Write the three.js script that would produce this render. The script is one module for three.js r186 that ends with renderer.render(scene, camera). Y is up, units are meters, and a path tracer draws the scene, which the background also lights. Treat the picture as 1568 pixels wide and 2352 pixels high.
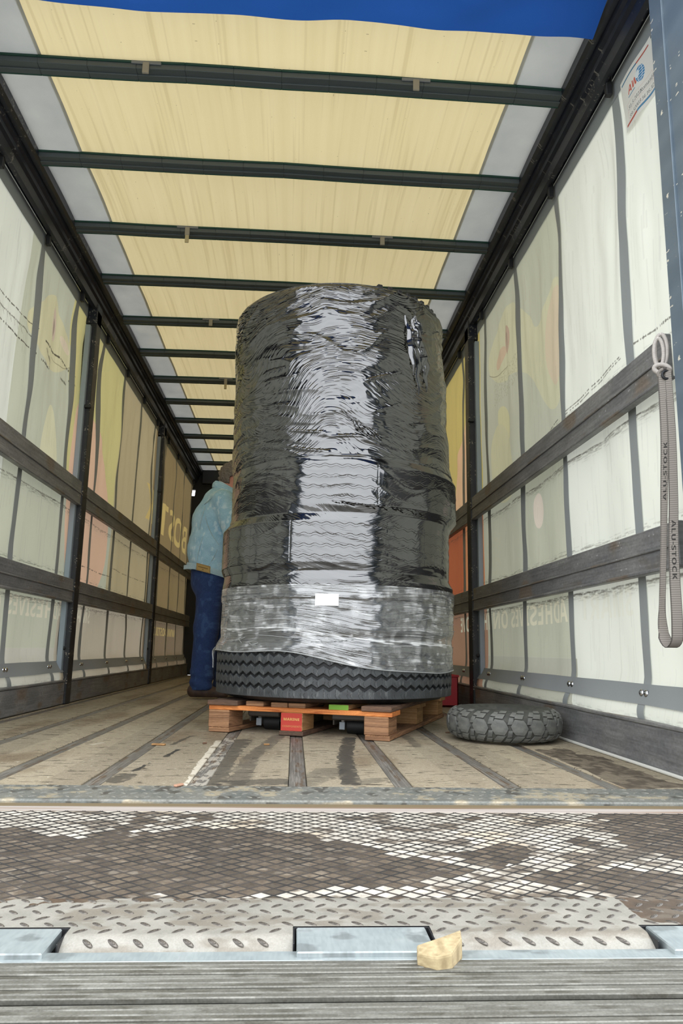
import * as THREE from 'three';
import { mergeGeometries, mergeVertices } from 'three/addons/utils/BufferGeometryUtils.js';
import { MarchingCubes } from 'three/addons/objects/MarchingCubes.js';

// ---------------------------------------------------------------- camera, sky, exposure
const scene = new THREE.Scene();
const camera = new THREE.PerspectiveCamera(69.68, 1568 / 2352, 0.05, 300);
camera.position.set(0.118, 0.3485, 0);
camera.rotation.set(0.1854, -0.0603, 0.0178, 'YXZ');
camera.updateMatrixWorld(true);
const renderer = new THREE.WebGLRenderer();
renderer.toneMapping = THREE.LinearToneMapping;
renderer.toneMappingExposure = 0.52;
renderer.shadowMap.enabled = true;
{ // bright overcast sky: nearly even, slightly brighter overhead
  const W = 64, H = 32, d = new Float32Array(W * H * 4);
  for (let j = 0; j < H; j++) for (let i = 0; i < W; i++) {
    const e = Math.max(0, Math.sin(((j + 0.5) / H - 0.5) * Math.PI)), L = 7.2 * (0.9 + 0.25 * e), k = (j * W + i) * 4;
    d[k] = L * 0.97; d[k + 1] = L; d[k + 2] = L * 1.04; d[k + 3] = 1;
  }
  const t = new THREE.DataTexture(d, W, H, THREE.RGBAFormat, THREE.FloatType);
  t.mapping = THREE.EquirectangularReflectionMapping; t.magFilter = THREE.LinearFilter; t.minFilter = THREE.LinearFilter; t.needsUpdate = true;
  scene.background = t; scene.environment = t;
}

// ---------------------------------------------------------------- helpers
function rngOf(s) { return () => { s |= 0; s = (s + 0x6d2b79f5) | 0; let t = Math.imul(s ^ (s >>> 15), 1 | s); t = (t + Math.imul(t ^ (t >>> 7), 61 | t)) ^ t; return ((t ^ (t >>> 14)) >>> 0) / 4294967296; }; }
const rnd = rngOf(7);
const NT = new Float32Array(65536); { const r = rngOf(99); for (let i = 0; i < 65536; i++) NT[i] = r(); }
function vn(x, y) { // value noise, 0..1, repeating every 256
  const xi = Math.floor(x), yi = Math.floor(y), fx = x - xi, fy = y - yi, u = fx * fx * (3 - 2 * fx), v = fy * fy * (3 - 2 * fy);
  const x0 = xi & 255, x1 = (xi + 1) & 255, y0 = (yi & 255) << 8, y1 = ((yi + 1) & 255) << 8;
  const a = NT[y0 | x0], b = NT[y0 | x1], c = NT[y1 | x0], d = NT[y1 | x1];
  return a + (b - a) * u + (c - a) * v + (a - b - c + d) * u * v;
}
function fbm(x, y, o = 4) { let s = 0, a = 0.5, t = 0; for (let i = 0; i < o; i++) { s += a * vn(x + i * 17.3, y + i * 31.7); t += a; x *= 2.03; y *= 2.03; a *= 0.5; } return s / t; }
const clamp = (x, a = 0, b = 1) => Math.min(b, Math.max(a, x)), lerp = (a, b, t) => a + (b - a) * t, sst = (a, b, x) => { const t = clamp((x - a) / (b - a)); return t * t * (3 - 2 * t); };
const mixc = (a, b, t) => [lerp(a[0], b[0], t), lerp(a[1], b[1], t), lerp(a[2], b[2], t)];
function dataTex(w, h, fn, srgb = true, repeat) {
  const d = new Uint8Array(w * h * 4);
  for (let j = 0; j < h; j++) for (let i = 0; i < w; i++) { const c = fn((i + 0.5) / w, (j + 0.5) / h, i, j), k = (j * w + i) * 4; if (typeof c === 'number') { d[k] = d[k + 1] = d[k + 2] = clamp(c, 0, 255); } else { d[k] = clamp(c[0], 0, 255); d[k + 1] = clamp(c[1], 0, 255); d[k + 2] = clamp(c[2], 0, 255); } d[k + 3] = 255; }
  const t = new THREE.DataTexture(d, w, h, THREE.RGBAFormat);
  t.wrapS = t.wrapT = THREE.MirroredRepeatWrapping; t.magFilter = THREE.LinearFilter; t.minFilter = THREE.LinearFilter;
  if (srgb) t.colorSpace = THREE.SRGBColorSpace;
  if (repeat) t.repeat.set(repeat[0], repeat[1]);
  t.needsUpdate = true; return t;
}
function canvasTex(w, h, draw, srgb = true) {
  const c = document.createElement('canvas'); c.width = w; c.height = h; draw(c.getContext('2d'), w, h);
  const t = new THREE.CanvasTexture(c); t.magFilter = THREE.LinearFilter; t.wrapS = t.wrapT = THREE.ClampToEdgeWrapping; if (srgb) t.colorSpace = THREE.SRGBColorSpace; return t;
}
const css = (c) => `rgb(${c.map((x) => Math.round(x)).join(',')})`;
function mat(o) { const m = new THREE.MeshPhysicalMaterial({ roughness: 0.7, ...o }); m.side = THREE.DoubleSide; return m; }
const taken = {};
function numbered(name) { const n = taken[name] = (taken[name] ?? -1) + 1; return n ? `${name}_${String(n).padStart(3, '0')}` : name; }
function mesh(name, geo, material, parent) { const m = new THREE.Mesh(geo, material); m.name = parent === scene ? numbered(name) : name; m.castShadow = m.receiveShadow = true; parent.add(m); return m; }
function tag(o, label, category, group) { o.userData.label = label; o.userData.category = category; if (group) o.userData.group = group; return o; }
function thing(name, label, category, pos = [0, 0, 0], turn = 0, group) { const o = new THREE.Group(); o.name = numbered(name); o.position.set(...pos); o.rotation.y = turn; scene.add(o); return tag(o, label, category, group); }
function setting(name, label, category) { const o = new THREE.Group(); o.name = name; scene.add(o); o.userData.kind = 'structure'; return tag(o, label, category); }
// chamfered box; uv in metres, u along the axis ax
function cbox(x0, x1, y0, y1, z0, z1, c = 0.003, ax = 'x', off = [0, 0]) {
  const C = Math.min(c, (x1 - x0) / 2.2, (y1 - y0) / 2.2, (z1 - z0) / 2.2), X = [x0, x1], Y = [y0, y1], Z = [z0, z1], pos = [], uv = [];
  const P = (i, j, k, f) => { const s = (q) => (q ? -C : C); const p = [X[i], Y[j], Z[k]]; if (f !== 0) p[0] += s(i); if (f !== 1) p[1] += s(j); if (f !== 2) p[2] += s(k); return p; };
  const mid = [(x0 + x1) / 2, (y0 + y1) / 2, (z0 + z1) / 2];
  const tri = (a, b, d) => {
    const n = [(b[1] - a[1]) * (d[2] - a[2]) - (b[2] - a[2]) * (d[1] - a[1]), (b[2] - a[2]) * (d[0] - a[0]) - (b[0] - a[0]) * (d[2] - a[2]), (b[0] - a[0]) * (d[1] - a[1]) - (b[1] - a[1]) * (d[0] - a[0])];
    const o = [0, 1, 2].map((q) => (a[q] + b[q] + d[q]) / 3 - mid[q]);
    if (n[0] * o[0] + n[1] * o[1] + n[2] * o[2] < 0) [b, d] = [d, b];
    const an = n.map(Math.abs), m = an[0] > an[1] && an[0] > an[2] ? 0 : an[1] > an[2] ? 1 : 2, L = 'xyz'.indexOf(ax);
    for (const p of [a, b, d]) {
      pos.push(...p); let u, v;
      if (m === L) { const q = [0, 1, 2].filter((w) => w !== L); u = p[q[0]] * 0.25; v = p[q[1]]; } else { u = p[L]; v = p[3 - L - m]; }
      uv.push(u + off[0], v + off[1]);
    }
  };
  const quad = (a, b, d, e) => { tri(a, b, d); tri(a, d, e); };
  for (const s of [0, 1]) { quad(P(s, 0, 0, 0), P(s, 1, 0, 0), P(s, 1, 1, 0), P(s, 0, 1, 0)); quad(P(0, s, 0, 1), P(1, s, 0, 1), P(1, s, 1, 1), P(0, s, 1, 1)); quad(P(0, 0, s, 2), P(1, 0, s, 2), P(1, 1, s, 2), P(0, 1, s, 2)); }
  for (const a of [0, 1]) for (const b of [0, 1]) {
    quad(P(a, b, 0, 0), P(a, b, 1, 0), P(a, b, 1, 1), P(a, b, 0, 1)); quad(P(a, 0, b, 0), P(a, 1, b, 0), P(a, 1, b, 2), P(a, 0, b, 2)); quad(P(0, a, b, 1), P(1, a, b, 1), P(1, a, b, 2), P(0, a, b, 2));
    for (const k of [0, 1]) tri(P(a, b, k, 0), P(a, b, k, 1), P(a, b, k, 2));
  }
  const g = new THREE.BufferGeometry(); g.setAttribute('position', new THREE.Float32BufferAttribute(pos, 3)); g.setAttribute('uv', new THREE.Float32BufferAttribute(uv, 2)); g.computeVertexNormals(); return g;
}
// grid surface: f(u, v) -> [x, y, z]; uvf(u, v) -> [s, t]
function grid(nu, nv, f, uvf, closed = false) {
  const pos = [], uv = [], idx = [];
  for (let j = 0; j <= nv; j++) for (let i = 0; i <= nu; i++) { const u = i / nu, v = j / nv; pos.push(...f(u, v)); uv.push(...(uvf ? uvf(u, v) : [u, v])); }
  for (let j = 0; j < nv; j++) for (let i = 0; i < nu; i++) { const a = j * (nu + 1) + i, b = a + 1, c = a + nu + 1, d = c + 1; idx.push(a, b, d, a, d, c); }
  const g = new THREE.BufferGeometry(); g.setAttribute('position', new THREE.Float32BufferAttribute(pos, 3)); g.setAttribute('uv', new THREE.Float32BufferAttribute(uv, 2)); g.setIndex(idx); g.computeVertexNormals();
  if (closed) { const n = g.attributes.normal; for (let j = 0; j <= nv; j++) { const a = j * (nu + 1), b = a + nu, x = n.getX(a) + n.getX(b), y = n.getY(a) + n.getY(b), z = n.getZ(a) + n.getZ(b), l = Math.hypot(x, y, z) || 1; n.setXYZ(a, x / l, y / l, z / l); n.setXYZ(b, x / l, y / l, z / l); } }
  return g;
}
function extrudeZ(poly, z0, z1) { // profile [x, y] along z; uv u = z
  const s = new THREE.Shape(poly.map((p) => new THREE.Vector2(...p))), g = new THREE.ExtrudeGeometry(s, { depth: z1 - z0, bevelEnabled: false }); g.translate(0, 0, z0);
  const p = g.attributes.position, uv = g.attributes.uv; let acc = 0;
  for (let i = 0; i < p.count; i++) uv.setXY(i, p.getZ(i), p.getX(i) + p.getY(i)); return g;
}
function tube(pts, r, seg = 24, rad = 8) { return new THREE.TubeGeometry(new THREE.CatmullRomCurve3(pts.map((p) => new THREE.Vector3(...p))), seg, r, rad, false); }
function place(g, m) { g.applyMatrix4(m); return g; }
const T = (x, y, z) => new THREE.Matrix4().makeTranslation(x, y, z);
// a photo pixel (1568 x 2352) -> point on the level y
const camC = camera.position, FPX = 1176 / Math.tan(THREE.MathUtils.degToRad(69.68 / 2));
function onY(u, v, y = 0) { const d = new THREE.Vector3((u - 784) / FPX, -(v - 1176) / FPX, -1).applyQuaternion(camera.quaternion), t = (y - camC.y) / d.y; return [camC.x + t * d.x, camC.z + t * d.z]; }
function onX(u, v, x) { const d = new THREE.Vector3((u - 784) / FPX, -(v - 1176) / FPX, -1).applyQuaternion(camera.quaternion), t = (x - camC.x) / d.x; return [camC.y + t * d.y, camC.z + t * d.z]; }

// ---------------------------------------------------------------- shared materials
const noiseBump = dataTex(512, 512, (u, v) => 255 * fbm(u * 64, v * 64, 3), false, [2, 2]);
const darkBoardTex = dataTex(1024, 512, (u, v) => { // worn dark aluminium board, 1.3 m x 0.65 m
  const n = fbm(u * 8, v * 10, 4), s = fbm(u * 10, v * 128, 3), b = vn(u * 128, v * 128); let c = mixc([100, 101, 103], [138, 137, 134], n); c = mixc(c, [116, 101, 86], sst(0.55, 0.75, fbm(u * 6 + 9, v * 8, 3)) * 0.7);
  const k = (s - 0.5) * 34 + (b - 0.5) * 16; c = c.map((x) => x + k); if (vn(u * 90 + 40, v * 60) > 0.93 && n > 0.5) c = c.map((x) => x + 40); return c;
}, true, [1 / 1.3, 1 / 0.65]);
const M = {};
M.board = mat({ map: darkBoardTex, roughness: 0.5, metalness: 0.15, bumpMap: noiseBump, bumpScale: 0.0006 });
const chipTex = (base, chip, dens) => dataTex(512, 1024, (u, v) => { const n = fbm(u * 16, v * 32, 3); let c = base.map((x) => x * (0.8 + 0.4 * n)); const k = fbm(u * 64, v * 128, 3) * 0.62 + fbm(u * 10 + 5, v * 12, 2) * 0.38; return k > dens ? mixc(c, chip, 0.85) : c; }, true, [2, 1]);
M.pillar = mat({ map: chipTex([33, 34, 36], [150, 140, 122], 0.665), roughness: 0.45 });
M.rail = mat({ map: chipTex([27, 31, 40], [120, 116, 108], 0.70), roughness: 0.4 });
M.bow = mat({ color: '#4c5456', roughness: 0.55, metalness: 0.2 });
M.bowGreen = mat({ color: '#0e3b30', roughness: 0.6 });
M.galv = mat({ color: '#8d959b', roughness: 0.5, metalness: 0.3 });
M.chrome = mat({ color: '#c9ccd0', roughness: 0.18, metalness: 1 });
M.strapTape = mat({ color: '#8f9494', roughness: 1, transmission: 0.1, thickness: 0 });
M.steelDark = mat({ color: '#2b2c2e', roughness: 0.5, metalness: 0.4 });
M.rubberBlack = mat({ color: '#151516', roughness: 0.6 });

// ---------------------------------------------------------------- ground outside and floor of the load bed
{
  const g = mesh('ground', cbox(-40, 40, -1.4, -1.2, -40, 40, 0.01), mat({ map: dataTex(512, 512, (u, v) => { const n = fbm(u * 16, v * 16, 5); return mixc([128, 126, 122], [158, 156, 150], n); }, true, [0.5, 0.5]), roughness: 0.95 }), scene);
  g.userData.kind = 'structure'; tag(g, 'grey concrete yard below the truck', 'ground');
}
const FZ0 = -2.0, FZ1 = -9.75; // floor from the rear edge to the front wall
{
  const floor = setting('floor', 'worn wooden load floor of long boards with narrow strips', 'floor');
  // marks and wear of the floor, drawn where they are: 2.5 m x 2.5 m, then repeated further in
  const S = 2.5, W = 2048, dark = [], light = [];
  const pl = (px, w, a) => { const p = px.map(([u, v]) => onY(u, v)), xs = p.map((q) => q[0]), zs = p.map((q) => q[1]), e = w + 0.03; return { p, w, a, b: [Math.min(...xs) - e, Math.max(...xs) + e, Math.min(...zs) - e, Math.max(...zs) + e] }; };
  const near = (x, z, b) => x > b[0] && x < b[1] && z > b[2] && z < b[3];
  dark.push(pl([[560, 1700], [520, 1740], [490, 1800]], 0.035, 0.55), pl([[640, 1690], [575, 1740], [545, 1800]], 0.03, 0.4), pl([[802, 1695], [792, 1740], [805, 1800]], 0.028, 0.75), pl([[300, 1775], [345, 1752]], 0.007, 0.9), pl([[380, 1738], [408, 1722]], 0.008, 0.9),
    pl([[395, 1710], [440, 1690]], 0.008, 0.55), pl([[265, 1795], [290, 1780]], 0.03, 0.55), pl([[690, 1800], [760, 1770]], 0.05, 0.3), pl([[930, 1690], [960, 1715]], 0.02, 0.35), pl([[530, 1800], [640, 1795]], 0.05, 0.5), pl([[820, 1800], [870, 1790]], 0.03, 0.3));
  light.push(pl([[505, 1702], [470, 1745], [435, 1803]], 0.016, 0.75), pl([[440, 1805], [452, 1790]], 0.02, 0.8), pl([[210, 1710], [235, 1706]], 0.012, 0.45), pl([[850, 1700], [905, 1800]], 0.01, 0.2));
  const dist = (x, z, path) => { let m = 9; for (let i = 1; i < path.length; i++) { const [ax, az] = path[i - 1], [bx, bz] = path[i], t = clamp(((x - ax) * (bx - ax) + (z - az) * (bz - az)) / ((bx - ax) ** 2 + (bz - az) ** 2)); m = Math.min(m, Math.hypot(x - ax - t * (bx - ax), z - az - t * (bz - az))); } return m; };
  // trodden-in dirt on the outermost board
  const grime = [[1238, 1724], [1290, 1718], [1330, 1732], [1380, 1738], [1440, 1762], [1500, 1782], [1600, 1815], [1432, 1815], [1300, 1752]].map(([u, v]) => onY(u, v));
  const inside = (x, y, P) => { let c = false; for (let i = 0, j = P.length - 1; i < P.length; j = i++) if ((P[i][1] > y) !== (P[j][1] > y) && x < (P[j][0] - P[i][0]) * (y - P[i][1]) / (P[j][1] - P[i][1]) + P[i][0]) c = !c; return c; };
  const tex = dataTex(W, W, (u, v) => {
    const x = (u - 0.5) * S, z = -1.9 - v * S; // v grows inwards
    let c = mixc([141, 129, 108], [172, 161, 139], fbm(x * 7 + 20, z * 3, 5));
    const board = Math.floor((x + 1.336) / 0.272), bh = NT[(board * 37 + 11) & 65535]; c = c.map((q) => q * (0.93 + 0.12 * bh));
    c = mixc(c, [120, 104, 82], sst(0.55, 0.8, fbm(x * 5 + 3, z * 2 + 8, 4)) * 0.75);
    const fine = vn(x * 700, z * 160); c = c.map((q) => q + (fine - 0.5) * 22 + (vn(x * 900, z * 900) - 0.5) * 14);
    if (fbm(x * 26 + 7, z * 100 + 3, 3) > 0.71) c = mixc(c, [62, 54, 44], 0.7);
    if (fbm(x * 90 + 1, z * 60, 2) > 0.86) c = mixc(c, [198, 190, 170], 0.6);
    const br = fbm(x * 40, z * 25, 3), gx = x + (fbm(x * 22 + 4, z * 9, 3) - 0.5) * 0.07, gz = z + (fbm(x * 15 + 40, z * 15, 3) - 0.5) * 0.16;
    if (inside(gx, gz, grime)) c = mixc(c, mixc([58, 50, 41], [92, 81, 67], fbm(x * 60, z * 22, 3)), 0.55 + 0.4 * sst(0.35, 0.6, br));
    for (const k of dark) if (near(x, z, k.b)) { const d = dist(x, z, k.p) + (br - 0.5) * 0.03; if (d < k.w) c = mixc(c, [46, 43, 39], k.a * sst(0.25, 0.6, br + (1 - Math.max(0, d) / k.w) * 0.25)); }
    for (const k of light) if (near(x, z, k.b)) { const d = dist(x, z, k.p) + (br - 0.5) * 0.016; if (d < k.w) c = mixc(c, [222, 214, 198], k.a * sst(0.3, 0.55, br + 0.1)); }
    return c;
  });
  tex.repeat.set(1 / S, 1 / S);
  const uvw = (g) => { const p = g.attributes.position, uv = g.attributes.uv; for (let i = 0; i < p.count; i++) uv.setXY(i, p.getX(i) + S / 2, -1.9 - p.getZ(i)); return g; };
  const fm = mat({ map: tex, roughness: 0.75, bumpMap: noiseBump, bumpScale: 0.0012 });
  // steel lashing strips let into the floor: scratched metal, one with scraped white paint
  const stripTex = (paint) => dataTex(256, 1024, (u, v) => { let c = mixc([98, 95, 90], [134, 129, 121], fbm(u * 10, v * 30, 4)); c = mixc(c, [94, 72, 52], sst(0.56, 0.72, fbm(u * 8 + 5, v * 24, 4)) * 0.6); const k = fbm(u * 40, v * 9 + 3, 3); if (k > 0.64) c = mixc(c, [166, 162, 154], 0.5); if (paint && v < 0.62 && fbm(u * 9 + 2, v * 40, 4) > 0.5) c = mixc(c, [206, 199, 184], 0.62); return c.map((q) => q + (vn(u * 200, v * 900) - 0.5) * 18); }, true, [1 / 0.12, 1 / 1.7]);
  const sm = mat({ map: stripTex(false), roughness: 0.5, metalness: 0.25 }), smPaint = mat({ map: stripTex(true), roughness: 0.55, metalness: 0.15 });
  const uvs = (g, x) => { const p = g.attributes.position, uv = g.attributes.uv; for (let i = 0; i < p.count; i++) uv.setXY(i, p.getX(i) - x + 0.03, -2 - p.getZ(i) + (x > -0.13 && x < -0.11 ? 0 : x * 3 + 4)); return g; };
  const xs = [-1.203, -0.93, -0.66, -0.39, -0.122, 0.138, 0.417, 0.706, 0.98], hw = 0.0235;
  mesh('under_floor', cbox(-1.3, 1.3, -0.16, -0.021, FZ1, FZ0, 0.004), M.steelDark, floor);
  for (let i = 0; i < xs.length; i++) {
    mesh('floor_strip', uvs(cbox(xs[i] - hw, xs[i] + hw, -0.02, -0.0025, FZ1, FZ0, 0.002), xs[i]), i === 4 ? smPaint : sm, floor);
    const a = xs[i] + hw + 0.0015, b = i + 1 < xs.length ? xs[i + 1] - hw - 0.0015 : 1.236;
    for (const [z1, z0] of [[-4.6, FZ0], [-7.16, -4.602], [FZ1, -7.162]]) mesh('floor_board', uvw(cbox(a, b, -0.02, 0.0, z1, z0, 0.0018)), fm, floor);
  }
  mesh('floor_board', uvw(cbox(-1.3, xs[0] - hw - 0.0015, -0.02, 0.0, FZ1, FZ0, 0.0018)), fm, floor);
}

// ---------------------------------------------------------------- curtains (side walls)
const CY0 = 0.13, CY1 = 2.56, CZ0 = -1.96, CZM = -4.65, CZ1 = -9.765;
const strapZ = Array.from({ length: 12 }, (_, k) => -2.43 - 0.655 * k);
function curtainX(z, y, side) { // how far out the sheet hangs
  const ph = side > 0 ? 0 : 40, q = ((z + 2.43) / 0.655) - Math.round((z + 2.43) / 0.655);
  let x = 1.305 + 0.012 * Math.cos(q * 6.283) * -1 * sst(2.5, 1.4, y) * 0.5;
  x += (fbm(z * 2.2 + ph, y * 0.7 + ph, 3) - 0.5) * 0.045 * sst(0.3, 0.9, y) + (fbm(z * 9 + ph, y * 1.1 + z * 2.5, 2) - 0.5) * 0.034 * sst(1.2, 2.0, y) ;
  x += (fbm(z * 5 + ph + 9, y * 3 + z * 3, 2) - 0.5) * 0.016;
  x = lerp(x, 1.297, sst(2.25, 2.5, y)); const low = sst(0.30, 0.14, y); x = lerp(x, 1.262 - 0.012 * Math.sin((y - 0.13) * 30) + 0.01 * Math.cos(q * 6.283), low);
  return x;
}
function drawCurtain(side, za, zb) {
  return canvasTex(2048, 1024, (g, W, H) => {
    const X = (z) => (za - z) / (za - zb) * W, Y = (y) => (CY1 - y) / (CY1 - CY0) * H, PX = W / (za - zb), PY = H / (CY1 - CY0);
    const poly = (pts, col) => { g.fillStyle = col; g.beginPath(); pts.forEach(([z, y], i) => (i ? g.lineTo(X(z), Y(y)) : g.moveTo(X(z), Y(y)))); g.closePath(); g.fill(); };
    const blob = (pts, col) => { g.fillStyle = col; g.beginPath(); const n = pts.length, m = (a, b) => [(a[0] + b[0]) / 2, (a[1] + b[1]) / 2]; const s = m(pts[n - 1], pts[0]); g.moveTo(X(s[0]), Y(s[1])); for (let i = 0; i < n; i++) { const e = m(pts[i], pts[(i + 1) % n]); g.quadraticCurveTo(X(pts[i][0]), Y(pts[i][1]), X(e[0]), Y(e[1])); } g.closePath(); g.fill(); };
    const r = rngOf(side > 0 ? 5 : 6);
    g.fillStyle = css([216, 218, 206]); g.fillRect(0, 0, W, H);
    if (side > 0) { // printing on the outer face that shows through
      poly([[-3.05, 3], [-3.08, 0.33], [-4.9, 0.33], [-4.9, 3]], css([186, 187, 167])); poly([[-3.05, 0.33], [-9.8, 0.33], [-9.8, 0.1], [-3.05, 0.1]], css([178, 178, 162]));
      poly([[-4.55, 3], [-4.55, 0.33], [-9.8, 0.33], [-9.8, 3]], css([204, 186, 116]));
      poly([[-4.62, 1.55], [-4.62, 1.15], [-5.5, 1.15], [-5.25, 1.75], [-4.9, 2.0]], css([226, 186, 148])); poly([[-4.55, 1.3], [-4.55, 0.3], [-9.8, 0.3], [-9.8, 1.3]], css([206, 140, 98])); poly([[-5.05, 1.3], [-5.05, 0.3], [-9.8, 0.3], [-9.8, 1.3]], css([176, 100, 68])); poly([[-4.5, 0.66], [-4.5, 0.1], [-9.8, 0.1], [-9.8, 0.66]], css([168, 132, 108]));
      blob([[-4.36, 2.14], [-4.28, 2.25], [-4.05, 2.35], [-3.85, 2.34], [-3.72, 2.22], [-3.58, 2.12], [-3.5, 1.98], [-3.3, 2.05], [-3.12, 2.15], [-3.06, 1.8], [-3.1, 1.45], [-3.35, 1.5], [-3.55, 1.75], [-3.8, 1.9], [-4.1, 1.92], [-4.3, 2.02]], css([197, 195, 164]));
      blob([[-3.08, 2.1], [-3.3, 2.02], [-3.35, 1.7], [-3.1, 1.5]], css([202, 188, 162])); blob([[-4.2, 1.8], [-4.05, 1.78], [-3.95, 1.6], [-4.05, 1.5], [-4.18, 1.62]], css([200, 196, 158])); blob([[-4.35, 1.55], [-4.25, 1.72], [-4.05, 1.66], [-3.8, 1.2], [-4.3, 1.2]], css([196, 193, 160]));
      blob([[-4.22, 2.12], [-4.05, 2.16], [-4.0, 2.08], [-4.2, 2.02]], css([198, 176, 150])); blob([[-4.03, 2.2], [-3.98, 2.25], [-3.92, 2.2], [-3.92, 2.08], [-3.98, 2.04], [-4.03, 2.1]], css([184, 162, 142])); blob([[-4.0, 2.18], [-3.97, 2.2], [-3.95, 2.17], [-3.95, 2.1], [-3.98, 2.08], [-4.0, 2.11]], css([158, 142, 126]));
      g.strokeStyle = css([150, 144, 120]); g.lineWidth = 2; g.beginPath(); g.moveTo(X(-4.33), Y(2.06)); g.quadraticCurveTo(X(-4.2), Y(1.98), X(-4.0), Y(2.0)); g.stroke();
      g.fillStyle = 'rgba(150,146,118,0.4)'; for (let i = 0; i < 260; i++) { const z = -4.25 + r() * 0.5, y = 1.83 + r() * 0.17; g.beginPath(); g.ellipse(X(z), Y(y), 3.5, 1.8, 0, 0, 7); g.fill(); }
      blob([[-3.62, 1.12], [-3.52, 1.15], [-3.45, 1.05], [-3.5, 0.95], [-3.58, 0.97]], css([214, 202, 186]));
    } else {
      poly([[-3.62, 3], [-3.5, 0.33], [-9.8, 0.33], [-9.8, 3]], css([190, 192, 172])); poly([[-3.2, 0.33], [-9.8, 0.33], [-9.8, 0.1], [-3.2, 0.1]], css([194, 192, 178]));
      poly([[-4.32, 3], [-4.4, 1.3], [-5.75, 1.3], [-5.75, 3]], css([206, 198, 140])); poly([[-5.75, 3], [-5.6, 0.33], [-7.3, 0.33], [-7.3, 3]], css([184, 172, 138])); poly([[-7.1, 3], [-7.1, 0.33], [-9.8, 0.33], [-9.8, 3]], css([150, 132, 96]));
      blob([[-4.5, 1.9], [-4.9, 1.95], [-5.3, 1.7], [-5.6, 1.3], [-5.55, 0.75], [-5.0, 0.65], [-4.5, 0.8]], css([222, 186, 158]));
      poly([[-4.55, 0.66], [-4.55, 0.1], [-7.3, 0.1], [-7.3, 0.66]], css([190, 180, 160])); poly([[-7.1, 0.62], [-7.1, 0.1], [-9.8, 0.1], [-9.8, 0.62]], css([144, 128, 104]));
      blob([[-3.62, 2.0], [-3.75, 2.14], [-3.95, 2.3], [-4.08, 2.33], [-4.18, 2.22], [-4.4, 2.17], [-4.42, 2.05], [-4.25, 1.95], [-4.1, 1.88], [-3.8, 1.9]], css([204, 199, 164]));
      blob([[-4.02, 2.24], [-4.07, 2.27], [-4.12, 2.22], [-4.12, 2.1], [-4.07, 2.05], [-4.02, 2.1]], css([204, 186, 168])); blob([[-4.05, 2.2], [-4.08, 2.2], [-4.1, 2.15], [-4.07, 2.08], [-4.05, 2.11]], css([160, 144, 130])); blob([[-4.16, 2.16], [-4.36, 2.14], [-4.36, 2.08], [-4.2, 2.08]], css([214, 200, 178]));
      g.strokeStyle = css([152, 146, 118]); g.lineWidth = 2; g.beginPath(); g.moveTo(X(-4.42), Y(2.05)); g.quadraticCurveTo(X(-4.25), Y(1.93), X(-4.08), Y(1.97)); g.stroke();
      blob([[-4.0, 1.55], [-4.12, 1.75], [-4.25, 1.5], [-4.3, 1.25], [-4.0, 1.25]], css([210, 208, 176]));
    }
    const word = (s, zs, ze, y0, y1, col, w = 'bold') => { // outer lettering from zs to ze, seen from behind
      g.save(); g.fillStyle = col; g.font = `${w} 100px sans-serif`; g.textBaseline = 'alphabetic'; const wd = g.measureText(s).width, cap = 72, sx = (X(ze) - X(zs)) / wd, sy = (y1 - y0) * PY / cap; g.translate(X(zs), Y(y0)); g.scale(sx, sy); g.fillText(s, 0, 0); g.restore();
    };
    if (side > 0) { word('SMART', -2.52, -3.0, 0.487, 0.588, css([215, 215, 200])); word('ADHESIVES ON THE MOVE', -3.14, -5.26, 0.487, 0.588, css([212, 208, 182])); }
    else { word('SMART ADHESIVES ON THE MOVE', -5.28, -2.50, 0.497, 0.598, css([212, 207, 184])); word('BOSTIK', -9.62, -6.8, 1.52, 1.86, css([208, 186, 122])); word('WWW.BOSTIK.COM', -8.95, -7.3, 0.462, 0.548, css([206, 184, 122])); }
    // dirt: rub marks beside the boards, dark stains, fine streaks
    const streak = (z, y, l, w, a, col = '70,66,58') => { g.fillStyle = `rgba(${col},${a})`; g.fillRect(X(z), Y(y), l * PX, Math.max(1, w * PY)); };
    for (let i = 0; i < 900; i++) streak(za + (zb - za) * r(), 0.2 + r() * 2.3, 0.004 + r() * 0.006, 0.03 + r() * 0.2, 0.02 + r() * 0.035);
    for (const yy of [0.6, 1.18]) for (let i = 0; i < 700; i++) { const k = r() * r(); streak(za + (zb - za) * r(), yy - k * 0.05, 0.01 + r() * 0.05, 0.004, 0.25 * (1 - k)); }
    for (const yy of [0.755, 1.36]) for (let i = 0; i < 260; i++) { const k = r() * r(); streak(za + (zb - za) * r(), yy + 0.02 + k * 0.03, 0.01 + r() * 0.05, 0.004, 0.2 * (1 - k)); }
    for (let i = 0; i < 500; i++) { const k = r() * r(); streak(za + (zb - za) * r(), 0.135 + k * 0.04, 0.01 + r() * 0.04, 0.004, 0.14 * (1 - k)); }
    const line = (pts, w, a) => { g.strokeStyle = `rgba(58,54,46,${a})`; for (let i = 1; i < pts.length; i++) { const n = 26; for (let j = 0; j < n; j++) { if (r() < 0.25) continue; g.lineWidth = w * (0.5 + r()); g.beginPath(); const f = (t) => [X(lerp(pts[i - 1][0], pts[i][0], t)), Y(lerp(pts[i - 1][1], pts[i][1], t))]; g.moveTo(...f(j / n)); g.lineTo(...f((j + 1) / n)); g.stroke(); } } };
    const at = (px) => px.map(([u, v]) => { const [y, z] = onX(u, v, side * 1.3); return [z, y]; });
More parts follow.
